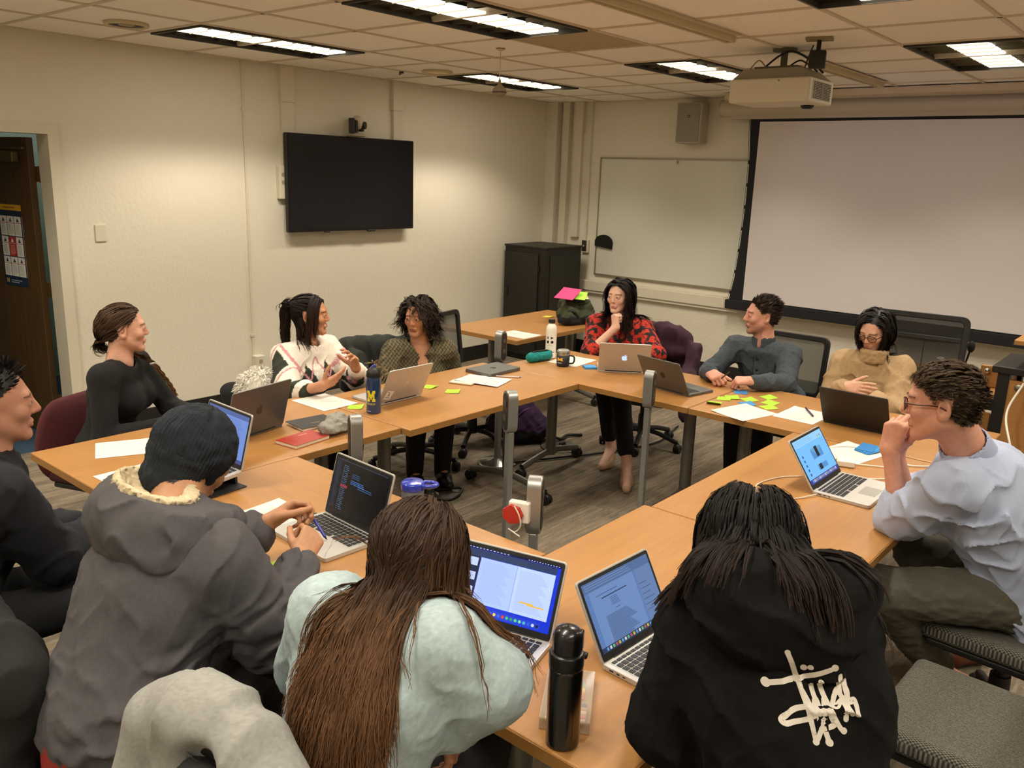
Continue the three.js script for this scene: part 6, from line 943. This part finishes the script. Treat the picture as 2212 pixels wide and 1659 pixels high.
{
  const t = thing('spiral_notebook', 'black spiral-bound notebook lying under the grey knit hat', 'notebook', [-5.275, ty, 2.735], -.1); obj('pages', box(.2, .01, .15, 0, .006, 0), mat(0xe6e0d2), t); const c = obj('cover', rbox(.206, .002, .156, .0008, 0, .0125, 0), mat(0x1e1c1a, { roughness: .55 }), t); obj('cover_mark', box(.05, .0004, .008, .0, .0139, .02), mat(0x8a6a3a), c); const rg = []; for (let k = 0; k < 22; k++) rg.push(new THREE.TorusGeometry(.006, .0007, 5, 10).rotateY(Math.PI / 2).rotateY(Math.PI / 2).translate(-.095 + k * .009, .008, -.078)); obj('spiral', rg.map(g => g), mat(0x8a8880, { metalness: .8, roughness: .3 }), t).userData.kind = 'stuff';
  const r = thing('red_book', 'red paperback workbook on the table beside the power post', 'book', [-5.465, ty, 2.915], .12); obj('pages', box(.196, .014, .128, 0, .008, 0), mat(0xd8ccb0), r); const rc = obj('cover', rbox(.2, .0016, .132, .0006, 0, .0158, 0), mat(0xa32f24, { roughness: .45 }), r); obj('title_line', box(.05, .0003, .004, .03, .0168, -.035), mat(0xd8a898), rc); obj('frame_line', [box(.17, .0003, .0012, 0, .0168, .055), box(.17, .0003, .0012, 0, .0168, -.055), box(.0012, .0003, .11, .085, .0168, 0), box(.0012, .0003, .11, -.085, .0168, 0)], mat(0xc06a5a), rc); obj('back_cover', box(.2, .0012, .132, 0, .0006, 0), mat(0xa32f24), r);
  const h = thing('knit_hat', 'grey knit hat lying on the notebooks', 'hat', [0, 0, 0]); const F = new Field(), o = [-5.275, ty + .038, 2.905]; F.flat(add(o, [-.06, -.004, .01]), .038, add(o, [.045, -.006, -.01]), .036, [0, 1, 0], .75, .02); F.ell(add(o, [.02, .012, -.015]), [.055, .032, .05], null, .03); F.cap(add(o, [-.085, -.008, .04]), .02, add(o, [.05, -.014, .045]), .02, .03); F.noise(.008, 22).fold(.004, 26); F.mod((d, x, y) => Math.max(d, ty + .017 - y)); const k = lin(0x8a8880); obj('knit', F.mesh(.0045, (x, y, z) => mul(k, 1 + .2 * n3(x * 200, y * 200, z * 200))), clothMat, h);
}
{ const t = thing('phone', 'white phone with a printed case beside the curled sheet', 'phone', [-4.17, ty, 2.66], .35); obj('case', rbox(.072, .009, .145, .004, 0, .0045, 0), mat(0xb9a488), t); const px = canvasTex(128, 256, (g, w, h) => { g.fillStyle = '#d8d2c0'; g.fillRect(0, 0, w, h); g.fillStyle = '#8a8070'; for (let k = 0; k < 40; k++) g.fillRect((k * 37) % 110, (k * 61) % 240, 14, 6); }); obj('back_print', new THREE.PlaneGeometry(.066, .138).rotateX(-Math.PI / 2).translate(0, .0093, 0), mat(0xffffff, { map: px }), t); }
function pen(label, a, b, hex, tipHex) { const t = thing('pen', label, 'pen', [0, 0, 0]); const A = V(...a), B = V(...b), d = B.clone().sub(A).normalize(); obj('barrel', bar(A, B, .0045, .0045, 12), mat(hex, { roughness: .35 }), t); obj('tip', bar(B, B.clone().addScaledVector(d, .012), .0042, .001, 10), mat(tipHex), t); obj('clip', bar(A.clone().add(V(0, .005, 0)), A.clone().addScaledVector(d, .035).add(V(0, .005, 0)), .001), mat(tipHex), t); return t; }
pen('blue and white ballpoint pen beside the closed grey laptop', [-3.90, ty + .005, 2.685], [-3.82, ty + .005, 2.80], 0xc8b8b0, 0x3a4a78); pen('purple marker pen lying on the paper by the black laptop', [-3.20, ty + .007, 4.31], [-3.33, ty + .007, 4.40], 0x3b1f55, 0x2a163c); pen('blue pen held in the hands of the person in the knit cap', [-6.165, .915, 3.90], [-6.165, .845, 3.99], 0x2a2f9a, 0x1a1d60); pen('black pen lying across the keyboard of the text document laptop', [-5.92, ty + .022, 5.02], [-5.80, ty + .022, 4.965], 0x141416, 0x8a8880); pen('short dark pencil behind the code laptop base', [-5.99, ty + .005, 3.60], [-5.93, ty + .005, 3.635], 0x2a2218, 0xb9b0a0);
// charger on the post and charger on the table
{ const t = thing('wall_charger', 'white charger block with a red cover plugged into the power post', 'charger', [-5.515, .80, 4.215], .35); obj('block', rbox(.03, .075, .075, .006, 0, 0, 0), mat(0xe2ddd2, { roughness: .4 }), t); obj('red_cover', [(() => { const s = new THREE.Shape(); for (let i = 0; i < 7; i++) { const a = i / 7 * 6.283; i ? s.lineTo(.036 * Math.cos(a), .033 * Math.sin(a)) : s.moveTo(.036, 0); } return ext(s, .012, .002).rotateY(-Math.PI / 2).translate(-.014, -.006, -.018); })()], mat(0xb22a1e, { roughness: .6 }), t); obj('cable', tube([[-.03, .03, -.01], [-.035, .0, .01], [-.032, -.04, .015], [-.03, -.065, -.005], [-.025, -.06, -.03], [-.04, -.055, -.02], [-.08, -.055, .03]], .0025, 40, 6), mat(0xd8d0c0), t); }
{ const t = thing('power_adapter', 'white square power adapter with looping cable beside the blue product page laptop', 'charger', [0, 0, 0]); const m = mat(0xe6e0d2, { roughness: .4 }); const b = obj('block', rbox(.075, .028, .075, .006), m, t); b.position.set(-3.99, ty + .015, 4.80); b.rotation.y = .35; const y = ty + .005; obj('cable', tube([[-3.96, y, 4.83], [-3.90, y, 4.98], [-4.0, y, 5.02], [-4.1, y, 4.95], [-4.15, y, 4.86], [-4.13, y + .006, 4.84]], .0028, 60, 6), m, t); obj('cable', tube([[-3.99, y + .01, 4.76], [-3.85, y + .004, 4.66], [-3.72, y, 4.72], [-3.70, y, 4.9], [-3.8, y, 5.0], [-3.72, y, 5.1], [-3.55, y, 5.17]], .003, 60, 6), m, t); }
tag(obj('charging_cable', tube([[-4.46, ty + .008, 4.85], [-4.55, ty + .003, 4.80], [-4.62, ty + .003, 4.70], [-4.52, ty + .003, 4.63], [-4.36, ty + .003, 4.66], [-4.28, ty + .003, 4.72]], .0025, 50, 6), mat(0xd9cfc0), null), 'thin pinkish white charging cable curling left of the blue product page laptop', 'cable');
tag(obj('lectern_cable', tube([[-2.35, .9, 5.18], [-2.45, .75, 5.14], [-2.6, .62, 5.2], [-2.65, .4, 5.3]], .006, 30, 6), mat(0xd9d2c4), null), 'white cable hanging at the lectern by the right edge', 'cable');
// clear pencil box with markers
{
  const t = thing('pencil_box', 'clear plastic pencil box with pens and rainbow tabs behind the flask', 'pencil box', [-6.2, ty, 4.935], .55); const clear = phys(0xf4efe6, { transmission: .85, roughness: .12, thickness: 0 });
  obj('tray', [box(.2, .002, .11, 0, .001, 0), box(.2, .026, .002, 0, .013, .055), box(.2, .026, .002, 0, .013, -.055), box(.002, .026, .11, .1, .013, 0), box(.002, .026, .11, -.1, .013, 0)], clear, t); obj('lid', rbox(.202, .003, .112, .001, 0, .028, 0), clear, t);
  [[0xe6c9c4, -.08], [0xd88a98, -.066], [0xe0dcd2, -.05], [0xc8a090, -.036], [0x3a48a8, -.022]].forEach(([h, x]) => obj('marker', bar([x, .012, -.045], [x + .004, .012, .045], .006, .006), mat(h), t));
  [0xd8574a, 0xe8793a, 0xe8d23c, 0x4aa858, 0x3f8ec0].forEach((h, i) => obj('index_tab', box(.014, .003, .07, .022 + i * .015, .006, 0), mat(h), t));
  const c = thing('eraser_block', 'small white block beside the clear pencil box', 'eraser', [-6.11, ty, 4.87], .5); obj('block', rbox(.05, .016, .03, .004, 0, .008, 0), mat(0xe4d8c8), c);
}
{ const t = thing('plastic_cup', 'clear plastic cup beside the long black hair', 'cup', [-5.40, ty, 4.86]); obj('cup', lathe([[0, .001], [.026, .001], [.034, .095], [.036, .097], [.0335, .095], [.0255, .003], [0, .003]], 30), phys(0xf2f0ea, { transmission: .9, roughness: .06, thickness: 0 }), t); obj('drink', cyl(.03, .027, .045, 0, .027, 0, 24), phys(0x9ab0c4, { transmission: .7, roughness: .05, thickness: 0 }), t); }
{ const t = thing('floor_cup', 'white lidded cup on the carpet beside the empty chair', 'cup', [-4.78, 0, 5.32]); obj('cup', lathe([[0, 0], [.032, 0], [.042, .11], [0, .11]], 28), mat(0xcfc9bd), t); obj('lid', lathe([[.044, .11], [.045, .118], [.038, .128], [0, .128]], 28), mat(0xdad6cc), t); }
// ---------- chairs ----------
const fabricGrey = dataTex(128, (u, v, i, j) => { const k = ((i >> 1) + (j >> 2)) & 1, n = n3(u * 30, v * 30, 1) * 18; return k ? [112 + n, 108 + n, 96 + n] : [44 + n, 43 + n, 38 + n]; });
const seatFabric = mat(0xffffff, { map: rep(fabricGrey, 5), roughness: .95 }), seatBlack = mat(0x171615, { roughness: .95, bumpMap: rep(grainTex, 8), bumpScale: .002 });
const meshGrey = mat(0x5d5c55, { roughness: .8, transparent: true, opacity: .82, side: THREE.DoubleSide }), meshDark = mat(0x2b2a26, { roughness: .8, transparent: true, opacity: .88, side: THREE.DoubleSide });
function chair(label, x, z, psi, o = {}) {
  const t = thing('task_chair', label, 'chair', [x, 0, z], psi * Math.PI / 180, o.group), sh = o.seatH || .46, k = darkPlastic;
  const seat = new Field(); 
  const sg = rbox(.48, .07, .46, .03, 0, sh - .035, 0, 4); planarUV(sg, 'x', 'z'); obj('seat', sg, o.seat || seatBlack, t); obj('seat_pan', rbox(.44, .03, .42, .012, 0, sh - .085, 0), k, t);
  obj('gas_lift', [cyl(.026, .026, .2, 0, sh - .2, 0), cyl(.034, .04, .14, 0, .17, 0)], k, t);
  obj('mechanism', rbox(.14, .05, .22, .015, 0, sh - .115, 0), k, t);
  for (let i = 0; i < 5; i++) { const a = i * 1.2566 + (o.spin || 0), c = Math.cos(a), s = Math.sin(a); obj('base_leg', [tube([[0, .125, 0], [c * .13, .115, s * .13], [c * .28, .075, s * .28]], .018, 10, 8)], k, t); caster(c * .29, .031, s * .29, t, .03).rotation.y = -a; }
  const bh = o.backH || .44, bw = o.backW || .44, by = sh + (o.backY || .09);
  if (o.back !== 'none') {
    const B = new THREE.Group(); B.name = 'backrest'; t.add(B); B.position.set(0, by, -.22); B.rotation.x = -(o.rec ?? .12);
    if (o.back === 'pad') { const f = new Field(); f.flat([-.13, .08, 0], .15, [.13, .08, 0], .15, [0, 0, 1], .3, .05).flat([-.09, bh - .12, 0], .14, [.09, bh - .12, 0], .14, [0, 0, 1], .3, .06); const c = lin(o.padColor || 0x4a161a); obj('back_pad', f.mesh(.012, (x, y, z) => mul(c, 1 + .12 * n3(x * 160, y * 160, z * 160))), cloth({ sheen: .6 }), B); }
    else {
      const s = roundShape(bw, bh, .05), hole = roundShape(bw - .05, bh - .05, .035); s.holes.push(hole); obj('back_frame', ext(s, .014, .005).translate(0, bh / 2, -.007), k, B);
      const g = new THREE.PlaneGeometry(bw - .04, bh - .04, 12, 12), p = g.attributes.position; for (let i = 0; i < p.count; i++) p.setZ(i, -.03 * (1 - Math.pow(2 * p.getX(i) / bw, 2))); g.computeVertexNormals(); obj('mesh_panel', g.translate(0, bh / 2, 0), o.meshMat || meshGrey, B); if (o.lumbar) obj('lumbar_bar', rbox(bw - .06, .03, .012, .005, 0, bh * .78, -.012), k, B);
    }
    obj('back_bracket', [tube([[0, -.19, .16], [0, -.18, .0], [0, .1, -.03], [0, .2, -.03]], .018, 14, 8)], k, B);
  }
  if (o.arms) for (const q of [-1, 1]) { obj('armrest', rbox(.07, .03, .24, .012, q * .27, sh + .2, .0, 3), k, t); obj('arm_post', tube([[q * .2, sh - .07, 0], [q * .27, sh - .04, 0], [q * .275, sh + .19, 0]], .014, 12, 8), k, t); }
  return t;
}
chair('empty mesh-back task chair behind the person in the knitted cardigan', -3.32, 1.96, 12, { spin: .3, backH: .40, backW: .42 });
chair('black mesh-back chair of the person in the grey shirt', -2.40, 3.80, -90, { backH: .40, spin: .8, backW: .46 });
chair('large dark mesh-back armchair of the person in the beige sweater', -2.42, 4.58, -84, { backH: .64, backW: .54, rec: .16, arms: true, meshMat: meshDark, lumbar: true });
chair('chair of the person in the floral blouse under the purple jacket', -2.40, 2.83, -80, { spin: .1, backH: .3 });
chair('maroon upholstered chair of the person in black', -5.80, 1.84, 22, { back: 'pad', backH: .32, backY: -.02, seat: mat(0x3a1216, { roughness: .95 }) });
chair('chair of the person in the diamond sweater under a dark coat', -4.80, 1.84, 5, { spin: .4, back: 'none' });
chair('chair of the person in the knitted cardigan under a fur-trimmed jacket', -3.92, 2.0, -30, { spin: .6, back: 'none' });
chair('black chair of the person in the pale blue shirt', -4.40, 5.56, 176, { spin: .2, seat: seatFabric, rec: .35, backH: .36 });
chair('empty task chair with a speckled grey seat beside the black hoodie', -5.12, 5.60, 178, { seat: seatFabric, spin: .5, rec: .12 });
chair('black chair under the person in the black hoodie', -6.42, 5.64, 128, { spin: .2, back: 'none' });
chair('black chair under the person in the fuzzy sweater draped with a grey coat', -6.66, 4.63, 92, { spin: .7, backH: .32, backY: .1 });
chair('black chair under the person in the knit cap', -6.88, 3.98, 90, { spin: .1, back: 'none' });
chair('black chair under the person in the navy sweater', -6.96, 3.15, 80, { spin: .3, backH: .34, rec: .2 });
// ---------- coats and bags ----------
function drape(name, label, cat, c, psi, w, front, back, r, hex, o = {}) {       // c = middle of the ridge it hangs over
  const t = thing(name, label, cat), F = new Field(), f = dirOf(psi), R = norm(cross(f, UP)), n = 6; const arch = o.arch || 0;
  const top = i => { const u = i / (n - 1) * 2 - 1; return add(add(c, R, u * w / 2), [0, -arch * u * u, 0]); };
  for (let i = 0; i < n; i++) {
    const a = top(i); if (i) F.cap(top(i - 1), r * 1.15, a, r * 1.15, .04);
    if (back) F.cap(a, r, add(add(a, f, -(o.outB ?? .06)), [0, -back * rr(.85, 1.1), 0]), r * .9, .05);
    if (front) F.cap(a, r, add(add(a, f, o.outF ?? .05), [0, -front * rr(.85, 1.1), 0]), r * .9, .05);
  }
  if (o.extra) o.extra(F, c, R, f); if (o.pleat) F.mod((d, x, y, z) => { if (d > .05 || d < -.05) return d; const q = sub([x, y, z], c), u = dot(q, R), dn = Math.min(1, Math.max(0, -q[1] * 5)); return d + o.pleat * Math.sin(u * 34 + 2.2 * n3(x * 4, y * 2.2, z * 4) + (-q[1]) * 7) * (.3 + .7 * dn); });
  F.fold(o.fold || .014, 5.5, 2.6, 5.5, 3, 3).noise(.005, 6); if (o.floor) F.mod((d, x, y) => Math.max(d, o.floor - y)); const k = lin(hex);
  obj(o.part || 'fabric', F.mesh(o.cell || .009, o.colorFn || ((x, y, z) => mul(k, 1 + .16 * n3(x * 190, y * 190, z * 190)))), clothMat, t); return t;
}
function fur(t, pts, r, hex, n, L) { const cv = []; for (let i = 0; i < n; i++) { const a = pts[Math.floor(rnd() * pts.length)], d = norm([rr(-1, 1), rr(-1, 1), rr(-1, 1)]), p = add(a, d, r * .8), e = norm(add(d, [rr(-.5, .5), rr(-.6, .3), rr(-.5, .5)], .7)), c = [p]; for (let k = 1; k < 5; k++) c.push(add(add(p, e, k * L / 4), [0, -.0012 * k * k, 0])); cv.push(c); } return obj('fur', strandGeo(cv, .0016, lin(hex), lin(hex), 3, .006, { tipSpread: 1.4 }), hairMat, t); }
drape('purple_jacket', 'dark purple jacket hung over the chair of the person in the floral blouse', 'jacket', [-2.20, .84, 2.83], -80, .32, .1, .34, .04, 0x331526, { arch: .05, pleat: .007, extra: (F, c, R, f) => { F.cap(add(add(c, R, .17), [-.05, -.05, 0]), .05, add(add(c, R, .21), [-.2, -.3, 0]), .045, .05).cap(add(add(c, R, -.27), [-.05, -.1, 0]), .05, add(add(c, R, -.30), [-.2, -.32, 0]), .045, .05).cap(add(add(c, R, -.33), [-.2, -.3, 0]), .045, add(add(c, R, -.36), [-.3, -.52, 0]), .045, .05); } });
{ const t = drape('fur_trimmed_jacket', 'dark green jacket with tan fur trim on the chair by the knitted cardigan', 'jacket', [-4.02, .80, 1.80], -30, .46, .1, .3, .045, 0x262a24, { extra: (F, c, R) => F.cap(add(add(c, R, .25), [-.03, -.05, .15]), .06, add(add(c, R, .28), [-.04, -.22, .28]), .06, .05) }); const P = []; for (let i = 0; i < 14; i++) { const u = i / 13; P.push([-4.26 + u * .03, .74 - u * .06, 1.98 + u * .26]); P.push([-3.72 + .02 * u, .84 - .06 * u, 1.88 + .1 * u]); } fur(t, P, .035, 0x9c8460, 420, .04); }
{ const t = drape('dark_coat', 'dark coat with a white fur hood on the chair by the diamond sweater', 'coat', [-4.84, .62, 1.62], 5, .36, .1, .3, .05, 0x17171a, { extra: (F, c, R) => F.cap(add(c, [-.14, .02, .1]), .05, add(c, [-.2, .07, .3]), .045, .05) }); const P = []; for (let i = 0; i < 20; i++) { const a = i / 20 * 6.283; P.push([-5.06 + .05 * Math.cos(a), .72 + .07 * Math.sin(a), 1.96 + .04 * Math.cos(a)]); } const F = new Field(); F.ell([-5.06, .71, 1.96], [.085, .1, .07]); const k = lin(0xefe9dc); obj('fur_base', F.mesh(.01, () => k), clothMat, t); fur(t, P, .07, 0xf4efe4, 1400, .035); }
{ const t = drape('grey_coat', 'light grey wool coat draped over the chair behind the long brown hair', 'coat', [-6.88, .88, 4.585], 92, .34, .2, .55, .052, 0x8e8d88, { arch: .09, outB: .12, outF: .03, fold: .012, pleat: .011, cell: .0075, extra: (F, c, R, f) => { F.cap(add(add(c, R, -.2), [0, -.08, 0]), .055, add(add(c, R, -.25), add(mul(f, -.1), [0, -.45, 0])), .06, .06).cap(add(add(c, R, .18), [0, -.06, 0]), .055, add(add(c, R, .24), add(mul(f, -.08), [0, -.4, 0])), .06, .06); F.ell(add(add(c, f, -.09), add(mul(R, .07), [0, -.06, 0])), [.07, .07, .085], null, .03, -1); } });
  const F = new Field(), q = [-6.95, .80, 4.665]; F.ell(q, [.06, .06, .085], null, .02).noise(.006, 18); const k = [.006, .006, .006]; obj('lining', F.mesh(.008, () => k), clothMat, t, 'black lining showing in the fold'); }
drape('black_coat', 'black coat piled on a chair in the lower left corner', 'coat', [-6.99, .72, 3.66], 88, .42, .15, .6, .06, 0x100f0e, { arch: .02, outB: .08, fold: .01, pleat: .012 });
{ // purple backpack on the floor
  const t = thing('purple_backpack', 'purple and black backpack lying on the carpet behind the tables', 'backpack'); const F = new Field(), c = [-3.02, 0, 2.14]; F.flat(add(c, [-.1, .13, -.05]), .13, add(c, [.1, .11, .06]), .13, UP, .9, .06); F.ell(add(c, [.02, .22, 0]), [.14, .12, .13], null, .06); F.noise(.01, 12).fold(.008, 14); F.mod((d, x, y) => Math.max(d, .004 - y)); const p = lin(0x2f1238), b = lin(0x0e0c10); obj('bag', F.mesh(.01, (x, y, z) => y < .11 + .03 * n3(x * 6, 1, z * 6) ? b : p), clothMat, t); obj('strap', [tube([[-2.94, .2, 2.24], [-2.88, .08, 2.33], [-2.78, .02, 2.36], [-2.66, .02, 2.34], [-2.56, .015, 2.4]], .012, 24, 6), rbox(.1, .05, .07, .015, -2.8, .05, 2.27)], darkPlastic, t); obj('zip', tube([[-3.14, .2, 2.2], [-3.08, .27, 2.24], [-2.98, .27, 2.24], [-2.9, .2, 2.22]], .005, 20, 6), mat(0x5a2a6a), t);
}
{ // olive backpack on the side table
  const t = thing('olive_backpack', 'olive and black backpack lying on the side table', 'backpack'); const F = new Field(), c = [-1.98, TH, 1.80]; F.flat(add(c, [-.1, .08, .05]), .085, add(c, [.16, .085, .04]), .085, UP, .9, .05); F.cap(add(c, [-.14, .05, .08]), .05, add(c, [.08, .045, .14]), .05, .04); F.ell(add(c, [.1, .14, -.03]), [.14, .1, .12], null, .05); F.noise(.01, 12).fold(.008, 13); F.mod((d, x, y) => Math.max(d, TH + .002 - y)); const p = lin(0x3a3f28), b = lin(0x15161a); obj('bag', F.mesh(.008, (x, y, z) => (y < TH + .075 + .03 * n3(x * 8, 2, z * 8) && z > 1.78) ? b : p), clothMat, t); obj('strap', tube([[-2.12, TH + .06, 1.84], [-2.14, TH + .1, 1.88], [-2.1, TH + .12, 1.92], [-2.05, TH + .07, 1.95]], .012, 20, 6), darkPlastic, t); obj('cap_brim', rbox(.16, .008, .1, .003, -1.93, TH + .168, 1.86, 2), mat(0x33381f), t);
  const sheet = (name, label, hex, p, r, w = .21, d = .16) => { const o = tag(obj(name, bentSheet(w, d, .002, (u, v) => .012 * u * u, 6), mat(hex, { roughness: .8 }), null), label, 'paper'); o.position.set(...p); o.rotation.set(r[0], r[1], r[2]); };
  sheet('pink_card', 'bright pink card lying on top of the olive backpack', 0xe23a78, [-2.05, TH + .245, 1.83], [.05, .3, .2], .23); sheet('green_card', 'bright green card next to the pink card on the olive backpack', 0xa6e24a, [-1.97, TH + .228, 1.88], [.05, .5, .12], .19, .13); sheet('cream_card', 'cream card under the green card on the olive backpack', 0xded4a0, [-1.94, TH + .215, 1.85], [0, .7, .0], .22, .17);
}
shade(scene);
renderer.render(scene, camera);
